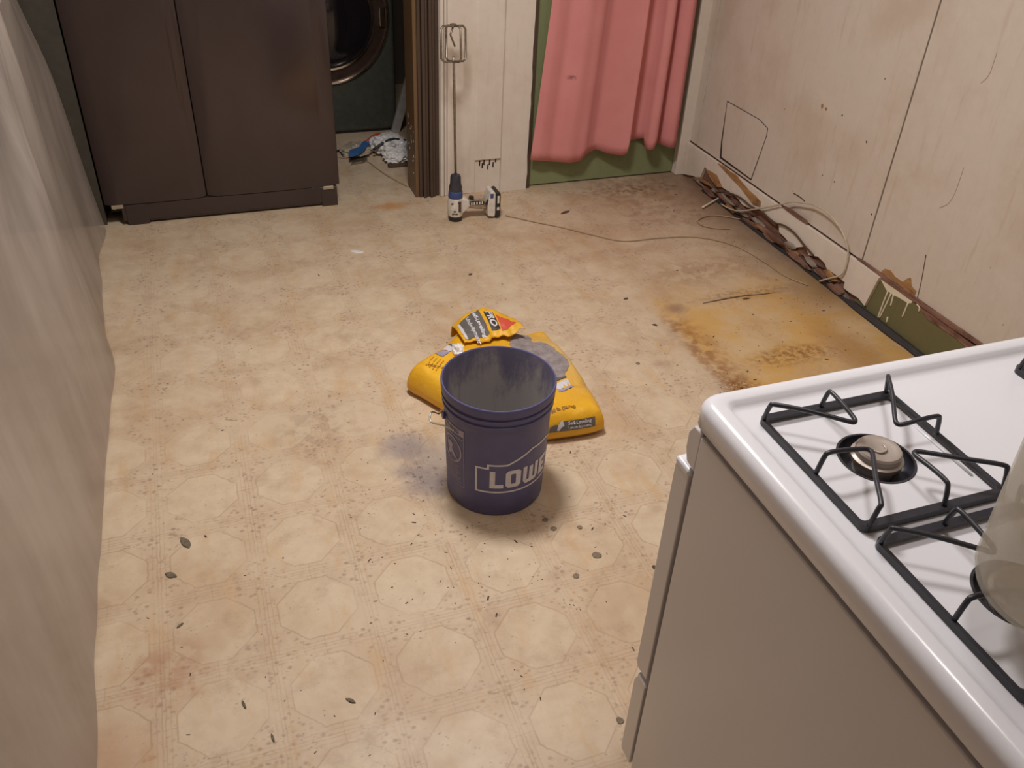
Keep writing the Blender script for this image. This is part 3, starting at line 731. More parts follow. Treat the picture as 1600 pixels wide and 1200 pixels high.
# ================================================================== CABLES by the rotten baseboard
def wl(pix, X): return [on_x(a, b, X) for a, b in pix]
lo_ = [Vector((v.x, v.y, 0.004)) for v in [on_z(*q_) for q_ in ((790, 338), (830, 347), (880, 357), (925, 368), (975, 378), (1030, 373), (1090, 372), (1145, 384), (1190, 408), (1226, 432), (1262, 447))]]
tag(tube('coax_cable', spline(lo_, 6), 0.0024, M['tan_cable']), 'long thin tan cable lying across the floor from the drill towards the right wall', 'cable')
p1 = [Vector((v.x, v.y, 0.005)) for v in [on_z(*q_) for q_ in ((1160, 345), (1140, 341), (1115, 338), (1098, 341), (1090, 347), (1098, 354), (1118, 358), (1140, 359))]]
tag(tube('coax_cable', spline(p1, 6), 0.0028, M['tan_cable']), 'tan cable end curled in a narrow loop on the floor near the rotten baseboard', 'cable')
p2 = wl(z4([(240, 660), (320, 655), (420, 645), (500, 630), (560, 615), (610, 620), (660, 628), (720, 660), (765, 705), (795, 760), (812, 830), (805, 890), (785, 940), (740, 955), (690, 972)]), XB-0.012)
p2 = [Vector((v.x-0.004*math.sin(i), v.y, max(0.012, v.z))) for i, v in enumerate(p2)]
tag(tube('coax_cable', spline(p2, 6), 0.0034, M['cable']), 'pale coaxial cable arching in a big loop over the right wall baseboard', 'cable')
p3 = wl(z4([(225, 570), (270, 572), (330, 595), (380, 635), (430, 660), (480, 705), (530, 722), (575, 755), (620, 810), (660, 855)]), XB-0.008)
tag(tube('dark_cable', spline([Vector((v.x, v.y, max(0.01, v.z))) for v in p3], 6), 0.004, M['chip']), 'dark brown cable wriggling along the rotten right baseboard', 'cable')
p4 = [on_z(*q_, 0.01) for q_ in z4([(165, 640), (200, 620), (240, 597)])]
tag(tube('cable_stub', spline(p4, 4), 0.005, M['paint']), 'short white cable stub at the far end of the rotten baseboard', 'cable')

# ================================================================== BUCKET
BX, BY, BH, RB, RT_ = 0.417, 0.403, 0.356, 0.130, 0.1465
bk = thing('bucket', (BX, BY, 0), 'blue-purple plastic five gallon bucket with a white logo in the middle of the floor', 'bucket')
def rad(z): return RB + (0.1385-RB)*min(1, z/0.28)
prof = [(0.0, 0.004), (RB-0.012, 0.004), (RB-0.010, 0.0), (RB-0.003, 0.0), (RB, 0.004)]
prof += [(rad(z), z) for z in (0.05, 0.12, 0.20, 0.288)]
prof += [(r_, BH-(BH-z_)*0.76) for r_, z_ in [(0.1390, 0.270), (0.1435, 0.272), (0.1440, 0.284), (0.1400, 0.287), (0.1402, 0.296), (0.1450, 0.298), (0.1455, 0.310), (0.1410, 0.313), (0.1412, 0.322), (0.1465, 0.325), (0.1475, 0.349), (0.1475, 0.353), (0.1460, BH), (0.1430, BH), (0.1415, 0.352)]]
lathe('bucket_shell', prof, (BX, BY, 0), M['bucket'], bk, 80, cap=False)
lathe('bucket_lining', [(0.1416, 0.3525), (0.1400, 0.335), (0.1365, 0.27), (0.1265, 0.012), (0.12, 0.006), (0.0, 0.006)], (BX, BY, 0), M['bucket_in'], bk, 80, cap=False)
lathe('cement_residue', [(0.1262, 0.02), (0.11, 0.012), (0.06, 0.010), (0.0, 0.011)], (BX, BY, 0), M['cement'], bk, 48, cap=False)
def onb(off):
    return lambda deg, z: Vector((BX+(rad(z)+off)*math.cos(math.radians(deg)), BY+(rad(z)+off)*math.sin(math.radians(deg)), z))
# logo outline and letters; horizontal unit = degrees
C0 = -55.0; K = 180/PI/0.1345
def deg2(V, c, zc): return [(c+v[0]*K, zc+v[1]) for v in V]
out = [(-0.178, 0.086), (-0.178, 0.166), (-0.147, 0.166), (-0.147, 0.178), (-0.098, 0.178), (-0.028, 0.212), (0.028, 0.212), (0.098, 0.178), (0.147, 0.178), (0.147, 0.166), (0.178, 0.166), (0.178, 0.086)]
V2, F2 = flat_strip(out, 0.0055, True)
wrap2d('logo_outline', deg2(V2, C0, 0), F2, onb(0.0007), M['print_white'], bk, dx=5)
def blocks(x0, rects): return [([(x0+a_, b_), (x0+c_, b_), (x0+c_, d_), (x0+a_, d_)], [(0, 1, 2, 3)]) for a_, b_, c_, d_ in rects]
zl, zh, sw, sh = 0.100, 0.158, 0.0155, 0.0125
def poly2(pts): return (pts, [tuple(range(len(pts)))])
def ring2(x0, x1, z0, z1, w, h, c):
    o_ = [(x0+c, z0), (x1-c, z0), (x1, z0+c), (x1, z1-c), (x1-c, z1), (x0+c, z1), (x0, z1-c), (x0, z0+c)]
    i_ = [(x0+w+c*.3, z0+h), (x1-w-c*.3, z0+h), (x1-w, z0+h+c*.3), (x1-w, z1-h-c*.3), (x1-w-c*.3, z1-h), (x0+w+c*.3, z1-h), (x0+w, z1-h-c*.3), (x0+w, z0+h+c*.3)]
    return (o_+i_, [(k, (k+1) % 8, 8+(k+1) % 8, 8+k) for k in range(8)])
L_ = blocks(-0.142, [(0, zl, sw, zh), (sw, zl, 0.040, zl+sh)])
O_ = [ring2(-0.096, -0.050, zl, zh, sw, sh, 0.008)]
W_ = [poly2([(x, zh), (x+0.014, zh), (x+0.013, zl+0.014), (x+0.001, zl+0.010)]) for x in (-0.043,)] + \
     [poly2([(-0.0425, zl+0.012), (-0.034, zl), (0.006, zl), (0.0145, zl+0.012)])] + [poly2([(-0.021, zl+0.012), (-0.007, zl+0.012), (-0.007, zh-0.004), (-0.021, zh-0.004)]), poly2([(0.002, zl+0.012), (0.0145, zl+0.012), (0.015, zh), (0.001, zh)])]
E_ = blocks(0.022, [(0, zl, sw, zh), (sw, zl, 0.036, zl+sh), (sw, (zl+zh)/2-sh/2, 0.031, (zl+zh)/2+sh/2), (sw, zh-sh, 0.036, zh)])
A_ = [poly2([(0.064, zh-0.018), (0.070, zh-0.018), (0.075, zh), (0.064, zh)])]
S_ = blocks(0.084, [(0, zl, 0.040, zl+sh), (0.040-sw, zl+sh, 0.040, 0.129-sh/2), (0, 0.129-sh/2, 0.040, 0.129+sh/2), (0, 0.129+sh/2, sw, zh-sh), (0, zh-sh, 0.040, zh)])
V2, F2 = merge2d(L_+O_+W_+E_+A_+S_)
wrap2d('logo_letters', deg2([(-0.142+(v[0]+0.142)*0.90, v[1]) for v in V2], C0, 0), F2, onb(0.0008), M['print_white'], bk, dx=5)
# faded warning label on the left
LX = -171.0
lab = [poly2([(-0.058, 0.243), (0.058, 0.243), (0.058, 0.275-0.012), (-0.058, 0.275-0.012)]), poly2([(-0.058, 0.232), (0.058, 0.232), (0.058, 0.2345), (-0.058, 0.2345)])]
fv, ff = flat_strip([(-0.058, 0.075), (0.058, 0.075), (0.058, 0.263), (-0.058, 0.263)], 0.0016, True); lab.append((fv, ff))
circ = [(0.012+0.036*math.cos(k*PI/16), 0.184+0.040*math.sin(k*PI/16)) for k in range(32)]
lab.append(flat_strip(circ, 0.0045, True))
lab.append(flat_strip([(-0.012, 0.214), (0.036, 0.154)], 0.004))
lab.append(poly2([(-0.006, 0.200), (0.008, 0.206), (0.018, 0.196), (0.012, 0.184), (0.022, 0.172), (0.030, 0.166), (0.024, 0.160), (0.010, 0.170), (0.000, 0.160), (-0.006, 0.164), (0.000, 0.180), (-0.012, 0.190)]))
for k in range(9):
    zz = 0.137-0.0065*k; lab.append(poly2([(-0.05, zz), (0.052-random.uniform(0, .03), zz), (0.05-random.uniform(0, .02), zz+0.0022), (-0.05, zz+0.0022)]))
V2, F2 = merge2d(lab)
wrap2d('warning_label', deg2(V2, LX, 0), F2, onb(0.0007), M['print_faint'], bk, dx=5)
tv, tf = text2d('WARNING', 0.017, 0.0006, 'CENTER')
wrap2d('label_heading', [(LX+v[0]*K, 0.247+v[1]) for v in tv], tf, onb(0.0012), M['bucket'], bk, dx=5)
# wire bail: ear on the left, wire folded back behind the bucket
ea = math.radians(176); ex_, ey_ = BX+0.140*math.cos(ea), BY+0.140*math.sin(ea)
lathe('bail_ear', [(0.0, -0.006), (0.009, -0.006), (0.009, 0.005), (0.007, 0.008), (0.0, 0.008)], (ex_, ey_, 0.258), M['bucket'], bk, 20, 'x')
bp = []
for k in range(25):
    a_ = math.radians(176 - 172*k/24); rr = 0.1525
    bp.append(Vector((BX+rr*math.cos(a_), BY+rr*math.sin(a_), 0.255-0.075*math.sin(PI*k/24))))
hook = [Vector((BX+0.150*math.cos(math.radians(205)), BY+0.150*math.sin(math.radians(205)), 0.262)), Vector((BX+0.155*math.cos(math.radians(192)), BY+0.155*math.sin(math.radians(192)), 0.258)), Vector((BX+0.178*math.cos(math.radians(180)), BY+0.178*math.sin(math.radians(180)), 0.252)), Vector((BX+0.172*math.cos(math.radians(172)), BY+0.172*math.sin(math.radians(172)), 0.264))]
tube('bail_wire', spline(hook+bp[2:], 4), 0.0022, M['wire'], bk, 8)

# ================================================================== BAG OF SELF-LEVELLING MIX
BO = [(0.485, 0.548), (0.62, 0.520), (0.775, 0.512), (0.806, 0.545), (0.815, 0.68), (0.818, 0.86), (0.822, 1.045), (0.800, 1.075), (0.745, 1.070), (0.690, 1.105), (0.640, 1.130), (0.560, 1.125), (0.505, 1.085), (0.40, 0.985), (0.303, 0.905), (0.290, 0.872), (0.315, 0.83), (0.40, 0.68)]
bo = [v.to_2d() for v in spline([(x, y, 0) for x, y in BO+[BO[0]]], 8)][:-1]
BC = Vector((0.60, 0.82))
def seg_d(p, a_, b2):
    ab = b2-a_; t_ = max(0, min(1, (p-a_).dot(ab)/ab.length_squared)); return (p-(a_+ab*t_)).length
def inside(p):
    c_ = False; n = len(bo)
    for i in range(n):
        a_, b2 = bo[i], bo[(i+1) % n]
        if (a_.y > p.y) != (b2.y > p.y) and p.x < (b2.x-a_.x)*(p.y-a_.y)/(b2.y-a_.y)+a_.x: c_ = not c_
    return c_
def bag_h(x, y):
    p = Vector((x, y))
    if not inside(p): return 0.022
    d = min(seg_d(p, bo[i], bo[(i+1) % len(bo)]) for i in range(len(bo)))
    w = 0.044
    H = 0.098 - 0.045*sst(y, 0.80, 1.08)*sst(x, 0.55, 0.75) - 0.020*sst(y, 0.86, 1.1)
    s_ = math.sqrt(max(0, 1-(1-min(1, d/w))**2))
    h = 0.022 + (H-0.022)*s_
    h += (0.012*nz(x*8, y*8, 2) + 0.008*abs(nz(x*17, y*17, 5)) + 0.003*nz(x*40, y*40, 8))*min(1, d/0.03)
    h -= 0.012*math.exp(-((y-0.655-0.12*(x-0.72))/0.012)**2)*sst(x, 0.66, 0.74)*min(1, d/0.02)
    return h
bg = thing('cement_bag', (BC.x, BC.y, 0), 'torn yellow bag of self-leveling underlayment lying behind the bucket', 'bag')
V = []; Fc = []; n = len(bo); R = 22
for j in range(R+1):
    t_ = (j/R)**1.6
    for q_ in bo:
        p = q_.lerp(BC, t_*0.995)
        V.append((p.x, p.y, bag_h(p.x, p.y) if j else 0.022))
    if j:
        for i in range(n): Fc.append(((j-1)*n+i, (j-1)*n+(i+1) % n, j*n+(i+1) % n, j*n+i))
Fc.append(tuple(R*n+i for i in range(n)))
k0 = len(V)
for q_ in bo: p = q_.lerp(BC, 0.06); V.append((p.x, p.y, 0.0))
for i in range(n): Fc.append((i, (i+1) % n, k0+(i+1) % n, k0+i))
Fc.append(tuple(k0+i for i in range(n)))
mesh('bag_sack', V, Fc, M['bag'], bg, smooth=True)
def onbag(off): return lambda x, y: Vector((x, y, bag_h(x, y)+off))
# torn opening: cement powder showing
rp = [on_z(*q_, 0.085) for q_ in ((803, 520), (806, 511), (820, 508), (829, 518), (832, 530), (846, 533), (858, 542), (868, 552), (880, 562), (888, 575), (884, 590), (872, 598), (850, 585), (830, 565), (806, 556), (796, 540))]
rp = spline(rp+[rp[0]], 5)[:-1]; rp = [Vector((v.x+0.007*nz(v.x*70, v.y*70, 1)+0.004*nz(v.x*190, v.y*190, 2), v.y+0.007*nz(v.x*70, v.y*70, 6), 0)) for v in rp]
wrap2d('cement_powder', [(v.x, v.y) for v in rp], [tuple(range(len(rp)))], onbag(0.0025), M['cement'], bg, dx=0.012, dy=0.012)
def xf(o, ang, pts): 
    c_, s_ = math.cos(ang), math.sin(ang); return [(o[0]+p[0]*c_-p[1]*s_, o[1]+p[0]*s_+p[1]*c_) for p in pts]
def bag_rect(name, pix, mat, off, z=0.085):
    P = [on_z(*q_, z) for q_ in pix]
    return wrap2d(name, [(v.x, v.y) for v in P], [tuple(range(len(P)))], onbag(off), mat, bg, dx=0.015, dy=0.015)
def bag_text(name, body, pix, size, ang, mat, off, bold=0.0006, z=0.085):
    v, f = text2d(body, size, bold); o_ = on_z(*pix, z)
    return wrap2d(name, xf((o_.x, o_.y), ang, v), f, onbag(off), mat, bg, dx=0.012, dy=0.012)
bag_rect('white_band', ((868, 604), (886, 598), (892, 603), (870, 611)), M['print_white'], 0.002, 0.09)
bag_rect('grey_band', ((866, 597), (882, 591), (885, 595), (867, 601)), M['print_grey'], 0.002, 0.09)
bag_rect('picture_band', ((872, 613), (893, 604), (897, 609), (874, 617)), M['print_faint'], 0.002, 0.09)
bag_text('weight_text', '50 lb. (22.7kg)', (862, 645), 0.014, 0.10, M['print_brown'], 0.0022, z=0.095)
# end label
fe = [on_y(*q_, 0.512) for q_ in ((868, 676), (919, 656), (921, 668), (870, 688))]
def onend(off):
    def f_(x, z):
        yy = 0.30
        lo, hi = 0.48, 0.66
        # first point of the sack's near slope that is as high as z
        y_ = lo
        while y_ < hi and bag_h(x, y_) < z: y_ += 0.0008
        return Vector((x, y_-off, z+off))
    return f_
def end_rect(name, pts, mat, off): return wrap2d(name, pts, [tuple(range(len(pts)))], onend(off), mat, bg, dx=0.012, dy=0.008)
end_rect('end_label', [(0.622, 0.040), (0.650, 0.040), (0.765, 0.040), (0.765, 0.070), (0.668, 0.070), (0.655, 0.060), (0.640, 0.062), (0.625, 0.056)], M['print_grey'], 0.0016)
tv, tf = text2d('Self-Leveling', 0.0145, 0.0004); tv2, tf2 = text2d('Underlayment', 0.0125, 0.0002)
V2, F2 = merge2d([([(0.680+v[0], 0.0575+v[1]) for v in tv], tf), ([(0.680+v[0], 0.0445+v[1]) for v in tv2], tf2)])
wrap2d('end_text', V2, F2, onend(0.0026), M['print_white'], bg, dx=0.012, dy=0.008)
end_rect('end_picture', [(0.645, 0.044), (0.652, 0.042), (0.660, 0.052), (0.668, 0.056), (0.664, 0.074), (0.656, 0.068), (0.650, 0.060)], M['print_white'], 0.0026)
end_rect('end_red_mark', [(0.575, 0.034), (0.606, 0.034), (0.590, 0.056)], M['print_red'], 0.0016)
# left side: bands and small print
bag_rect('white_band', ((690, 548), (700, 541), (712, 548), (704, 555)), M['print_white'], 0.002)
bag_rect('grey_band', ((700, 540), (704, 537), (716, 544), (712, 548)), M['print_grey'], 0.0022)
bag_rect('picture_band', ((680, 556), (690, 549), (702, 556), (692, 564)), M['print_faint'], 0.002)
for k in range(4): bag_text('small_print', 'lllll llll lll' if False else '- - - - - -', (676+k*5, 562+k*2), 0.02, -2.2, M['print_brown'], 0.002)
bag_text('bag_small_text', 'www.proselect.com' if False else '(22.7 kg)', (668, 578), 0.019, -0.62, M['print_brown'], 0.002)
# torn-back end flap, arched up, with print that reads downwards
FX_a, FX_b = 0.496, 0.712
def flap(u, v):
    x = FX_a + (FX_b-FX_a)*u
    lift = math.sin(PI*min(1, max(0, 0.10+u*0.78)))
    yb = 1.105 + 0.030*math.sin(PI*min(1, u*1.05+0.05)) - 0.015*u
    yn = 0.945 + 0.008*math.sin(u*15) + 0.004*math.sin(u*41+1) + 0.030*u
    if v < 0.18:
        t_ = v/0.18; y = yb-0.012*t_; z = 0.035+(0.030+0.062*lift)*math.sin(t_*PI/2)
    else:
        t_ = (v-0.18)/0.82; y = yb-0.012+(yn-yb+0.012)*t_; z = 0.065+0.062*lift + (0.030+0.03*(1-lift))*t_ - (0.012+0.062*lift)*t_*t_*0.75
    z += 0.004*nz(u*7, v*5, 1)+0.003*nz(u*16, v*11, 4)
    return Vector((x, y, z))
fl = grid(48, 26, flap, 'end_flap', M['bag'], bg, solid=0.002)
def onflap(off):
    def f_(u, v):
        p = flap(u, v); a_ = flap(u+0.01, v)-flap(u-0.01, v); b2 = flap(u, v-0.01)-flap(u, v+0.01)
        nrm = a_.cross(b2).normalized(); nrm = nrm if nrm.z > 0 else -nrm
        return p+nrm*off
    return f_
def flap_poly(name, pts, mat, off): return wrap2d(name, pts, [tuple(range(len(pts)))], onflap(off), mat, fl, dx=0.03, dy=0.04)
def flap_text(name, body, u0, v0, size, mat, off, bold=0.0):
    tv_, tf_ = text2d(body, size, bold)       # runs down the flap (v), letter tops towards +u
    return wrap2d(name, [(u0+y_*1.0, v0+x_*1.55) for x_, y_ in tv_], [tuple(reversed(f)) for f in tf_], onflap(off), mat, fl, dx=0.03, dy=0.04)
flap_poly('grey_panel', [(0.06, 0.36), (0.43, 0.24), (0.43, 0.90), (0.06, 0.95)], M['print_grey'], 0.0012)
flap_poly('white_stripe', [(0.045, 0.38), (0.085, 0.36), (0.085, 0.93), (0.045, 0.94)], M['print_white'], 0.0016)
flap_text('flap_text', 'Self-Leveling', 0.315, 0.26, 0.088, M['print_white'], 0.0020, 0.003)
flap_text('flap_text', 'Underlayment', 0.195, 0.34, 0.080, M['print_white'], 0.0020, 0.002)
flap_poly('black_panel', [(0.485, 0.36), (0.625, 0.34), (0.625, 0.86), (0.485, 0.88)], M['print_black'], 0.0012)
flap_text('flap_text', 'PRO', 0.51, 0.37, 0.140, M['print_white'], 0.0020, 0.005)
flap_poly('red_triangle', [(0.65, 0.42), (0.92, 0.70), (0.64, 0.90)], M['print_red'], 0.0014)
cr = on_z(712, 545, 0.10)
crumple('torn_paper', (cr.x+0.004, cr.y-0.012, 0.098), 0.022, 0.028, 0.022, M['trash_white'], bg, 2.2, 0.5, 3)

# ================================================================== DRILL with mixing paddle
DX, DY = 0.797, 2.078
dl_ = thing('cordless_drill', (DX, DY, 0), 'white and black cordless drill standing on its back end before the white column', 'drill')
lathe('rear_cap', [(0.0, 0.0), (0.026, 0.0), (0.030, 0.006), (0.031, 0.026), (0.0, 0.026)], (DX, DY, 0), M['black'], dl_, 28)
body = lathe('motor_housing', [(0.0, 0.022), (0.0305, 0.022), (0.0335, 0.034), (0.0335, 0.085), (0.031, 0.104), (0.0, 0.104)], (DX, DY, 0), M['drill_white'], dl_, 28)
for k, (ax, zz) in enumerate(((-1.7, 0.04), (-2.1, 0.04), (-1.9, 0.052), (-2.2, 0.086), (-1.35, 0.09))):
    c_ = Vector((DX+0.0335*math.cos(ax), DY+0.0335*math.sin(ax), zz)); box('vent_slot', c_-Vector((0.006, 0.002, 0.0022)), c_+Vector((0.006, 0.002, 0.0022)), M['black'], body)
box('grip_panel', (DX+0.004, DY-0.0355, 0.048), (DX+0.016, DY-0.029, 0.096), M['chip'], body, 0.002)
lathe('clutch_collar', [(0.0, 0.104), (0.0305, 0.104), (0.031, 0.112), (0.030, 0.132), (0.027, 0.136), (0.0, 0.136)], (DX, DY, 0), M['drill_blue'], dl_, 28)
lathe('chuck', [(0.0, 0.134), (0.0275, 0.134), (0.0285, 0.15), (0.0235, 0.168), (0.0225, 0.195), (0.019, 0.204), (0.010, 0.208), (0.0, 0.208)], (DX, DY, 0), M['chuck'], dl_, 24)
prism('gear_neck', [(DX+0.022, 0.030), (DX+0.036, 0.040), (DX+0.060, 0.062), (DX+0.056, 0.092), (DX+0.034, 0.104), (DX+0.022, 0.102)], 'y', DY-0.022, DY+0.022, M['drill_white'], dl_, 0.006)
hd = prism('handle', [(DX+0.048, 0.056), (DX+0.085, 0.046), (DX+0.118, 0.040), (DX+0.150, 0.038), (DX+0.150, 0.080), (DX+0.118, 0.082), (DX+0.085, 0.084), (DX+0.050, 0.092)], 'y', DY-0.019, DY+0.019, M['drill_grip'], dl_, 0.009)
prism('grip_rubber', [(DX+0.060, 0.070), (DX+0.125, 0.064), (DX+0.125, 0.080), (DX+0.060, 0.086)], 'y', DY-0.0205, DY-0.012, M['black'], hd, 0.002)
for k in range(5):
    x = DX+0.064+0.012*k; box('grip_mark', (x, DY-0.0215, 0.069), (x+0.006, DY-0.0195, 0.081), M['drill_white'], hd)
prism('trigger', [(DX+0.060, 0.090), (DX+0.080, 0.082), (DX+0.082, 0.100), (DX+0.064, 0.104)], 'y', DY-0.009, DY+0.009, M['black'], dl_, 0.003)
ft = prism('handle_foot', [(DX+0.138, 0.014), (DX+0.168, 0.008), (DX+0.172, 0.020), (DX+0.172, 0.118), (DX+0.162, 0.128), (DX+0.148, 0.124), (DX+0.142, 0.10), (DX+0.136, 0.085)], 'y', DY-0.036, DY+0.036, M['drill_white'], dl_, 0.006)
box('badge', (DX+0.146, DY-0.0375, 0.098), (DX+0.160, DY-0.034, 0.118), M['drill_blue'], ft, 0.001)
prism('belt_hook', [(DX+0.126, 0.070), (DX+0.138, 0.092), (DX+0.142, 0.088), (DX+0.134, 0.068)], 'y', DY-0.034, DY-0.022, M['black'], ft, 0.002)
bt = prism('battery', [(DX+0.172, 0.006), (DX+0.186, 0.004), (DX+0.194, 0.014), (DX+0.194, 0.112), (DX+0.186, 0.124), (DX+0.172, 0.122)], 'y', DY-0.037, DY+0.037, M['black'], dl_, 0.004)
box('battery_label', (DX+0.178, DY-0.0385, 0.072), (DX+0.187, DY-0.036, 0.106), M['drill_white'], bt, 0.001)
box('battery_latch', (DX+0.177, DY-0.0385, 0.040), (DX+0.188, DY-0.036, 0.054), M['drill_white'], bt, 0.001)

q0 = Vector((DX, DY, 0.205)); q1 = on_y(709, 96, 2.165); q1 = Vector((q1.x, 2.165, q1.z)); dq = (q1-q0).normalized()
q2 = q1 + dq*0.135
pd = thing('mixing_paddle', q0, 'long steel mixing paddle with wire cage head gripped in the drill chuck', 'paddle')
tube('shaft', [q0-dq*0.006, q1, q1+dq*0.02], 0.0052, M['steel'], pd, 10)
sd = Vector((1, 0, 0)) - dq*dq.x; sd.normalize(); fd = dq.cross(sd).normalized()
def cage(axis, w):
    c_ = 0.012
    pts = []
    for a_, h_ in ((0, 0), (1-c_/w, 0), (1, c_), (1, 0.132-c_), (1-c_/w, 0.132), (0, 0.132), (-1+c_/w, 0.132), (-1, 0.132-c_), (-1, c_), (-1+c_/w, 0)):
        pts.append(q1 + axis*(a_*w) + dq*h_)
    return pts
tube('cage_wire', cage((sd*0.94+fd*0.34).normalized(), 0.060), 0.0046, M['steel'], pd, 8, True)
tube('cage_wire', cage((fd*0.94-sd*0.34).normalized(), 0.050), 0.0046, M['steel'], pd, 8, True)
lathe('top_ring', [(0.007, -0.005), (0.013, -0.005), (0.013, 0.006), (0.007, 0.006)], q1+dq*0.134, M['steel'], pd, 16, closed=True)
tube('inner_blade', [q1+dq*0.130+sd*0.0, q1+dq*0.10-sd*0.012, q1+dq*0.055+sd*0.006], 0.004, M['steel'], pd, 6)

# ================================================================== STOVE
SX0, SX1, SYF, SYB, ZT = 0.388, 1.160, -0.468, -1.125, 0.914
sv = thing('gas_stove', ((SX0+SX1)/2, (SYF+SYB)/2, 0), 'white enamel gas stove with black wire grates in the right foreground', 'stove')
def ring_loft(name, x0, y0, x1, y1, r, prof, mat, parent, cap=True):
    V = []; Fc = []; n = 0
    for ins, z in prof:
        ring = rrect(x0+ins, y0+ins, x1-ins, y1-ins, max(0.004, r-ins*0.6), 6); n = len(ring)
        V += [(x, y, z) for x, y in ring]
    for j in range(len(prof)-1):
        for i in range(n): Fc.append((j*n+i, j*n+(i+1) % n, (j+1)*n+(i+1) % n, (j+1)*n+i))
    if cap: Fc.append(tuple((len(prof)-1)*n+i for i in range(n)))
    return mesh(name, V, Fc, mat, parent, smooth=True)
pr = [(0.014, 0.873), (0.003, 0.873), (0.000, 0.877)]
for k in range(0, 9):
    a_ = PI/2*k/8; pr.append((0.017-0.017*math.cos(a_), 0.8995+0.017*math.sin(a_)))
pr += [(0.027, 0.9162), (0.031, 0.9145), (0.036, 0.9095), (0.040, 0.9068), (0.046, 0.906), (0.060, 0.906)]
GX, GY, GX2, GY2 = 0.556, -0.650, 1.000, -0.889
RH = 0.0475                                     # radius of the burner openings
top_ = ring_loft('cooktop', SX0, SYB, SX1, SYF, 0.034, pr, M['enamel'], sv, cap=False)
bm = bmesh.new(); bm.from_mesh(top_.data); bm.verts.ensure_lookup_table()
n_ = 28; ed = [bm.edges.get((bm.verts[len(bm.verts)-n_+i], bm.verts[len(bm.verts)-n_+(i+1) % n_])) for i in range(n_)]
org_ = ROOT[sv.name]
for gx in (GX, GX2):
    for gy in (GY, GY2):
        cv = [bm.verts.new((gx+RH*math.cos(2*PI*k/40)-org_.x, gy+RH*math.sin(2*PI*k/40)-org_.y, 0.906-org_.z)) for k in range(40)]
        ed += [bm.edges.new((cv[k], cv[(k+1) % 40])) for k in range(40)]
bmesh.ops.triangle_fill(bm, use_beauty=True, use_dissolve=False, edges=ed)
bmesh.ops.recalc_face_normals(bm, faces=bm.faces)
for f in bm.faces: f.smooth = len(f.verts) == 4
bm.to_mesh(top_.data); bm.free()
md = top_.modifiers.new('edge', 'EDGE_SPLIT'); md.split_angle = math.radians(50)
box('body', (SX0+0.003, SYB+0.01, 0.03), (SX1-0.003, SYF-0.032, 0.863), M['panel'], sv, 0.003)
box('top_gap', (SX0+0.016, SYB+0.012, 0.862), (SX1-0.016, SYF-0.034, 0.8735), M['gap'], sv)
# front: control panel, oven door, drawer (facing the far wall)
prism('control_panel', [(SYF-0.032, 0.868), (SYF-0.010, 0.866), (SYF+0.000, 0.850), (SYF+0.000, 0.82), (SYF-0.008, 0.80), (SYF-0.032, 0.796)], 'x', SX0+0.004, SX1-0.004, M['panel'], sv, 0.003)
for k in range(5):
    kx = SX0+0.12+0.135*k
    kn = lathe('knob', [(0.0, 0.030), (0.017, 0.030), (0.020, 0.004), (0.024, 0.0), (0.0, 0.0)], (kx, SYF, 0.835), M['enamel'], sv, 20, 'y')
od = prism('oven_door', [(SYF-0.023, 0.305), (SYF+0.010, 0.302), (SYF+0.016, 0.312), (SYF+0.016, 0.778), (SYF+0.010, 0.784), (SYF-0.023, 0.784)], 'x', SX0+0.003, SX1-0.003, M['panel'], sv, 0.002)
box('door_cap', (SX0+0.002, SYF-0.024, 0.776), (SX1-0.002, SYF+0.018, 0.792), M['enamel'], od, 0.006)
tube('door_handle', spline([(SX0+0.06, SYF+0.012, 0.75), (SX0+0.07, SYF+0.05, 0.75), (SX0+0.39, SYF+0.055, 0.75), (SX1-0.07, SYF+0.05, 0.75), (SX1-0.06, SYF+0.012, 0.75)], 5), 0.011, M['enamel'], od, 10)
box('oven_window', (SX0+0.14, SYF+0.015, 0.43), (SX1-0.14, SYF+0.019, 0.66), M['glass'], od, 0.002)
dw = prism('drawer', [(SYF-0.023, 0.045), (SYF+0.010, 0.045), (SYF+0.014, 0.052), (SYF+0.014, 0.262), (SYF+0.004, 0.285), (SYF-0.023, 0.290)], 'x', SX0+0.004, SX1-0.004, M['panel'], sv, 0.002)
box('drawer_lip', (SX0+0.003, SYF-0.026, 0.281), (SX1-0.003, SYF+0.006, 0.292), M['enamel'], dw, 0.004)
for x in (SX0+0.05, SX1-0.05):
    for y in (SYB+0.06, SYF-0.08): lathe('foot', [(0.0, 0.0), (0.02, 0.0), (0.016, 0.012), (0.012, 0.03), (0.0, 0.03)], (x, y, 0), M['black'], sv, 14)
box('backguard', (SX0+0.01, SYB-0.02, 0.87), (SX1-0.01, SYB+0.05, 1.07), M['enamel'], sv, 0.012)
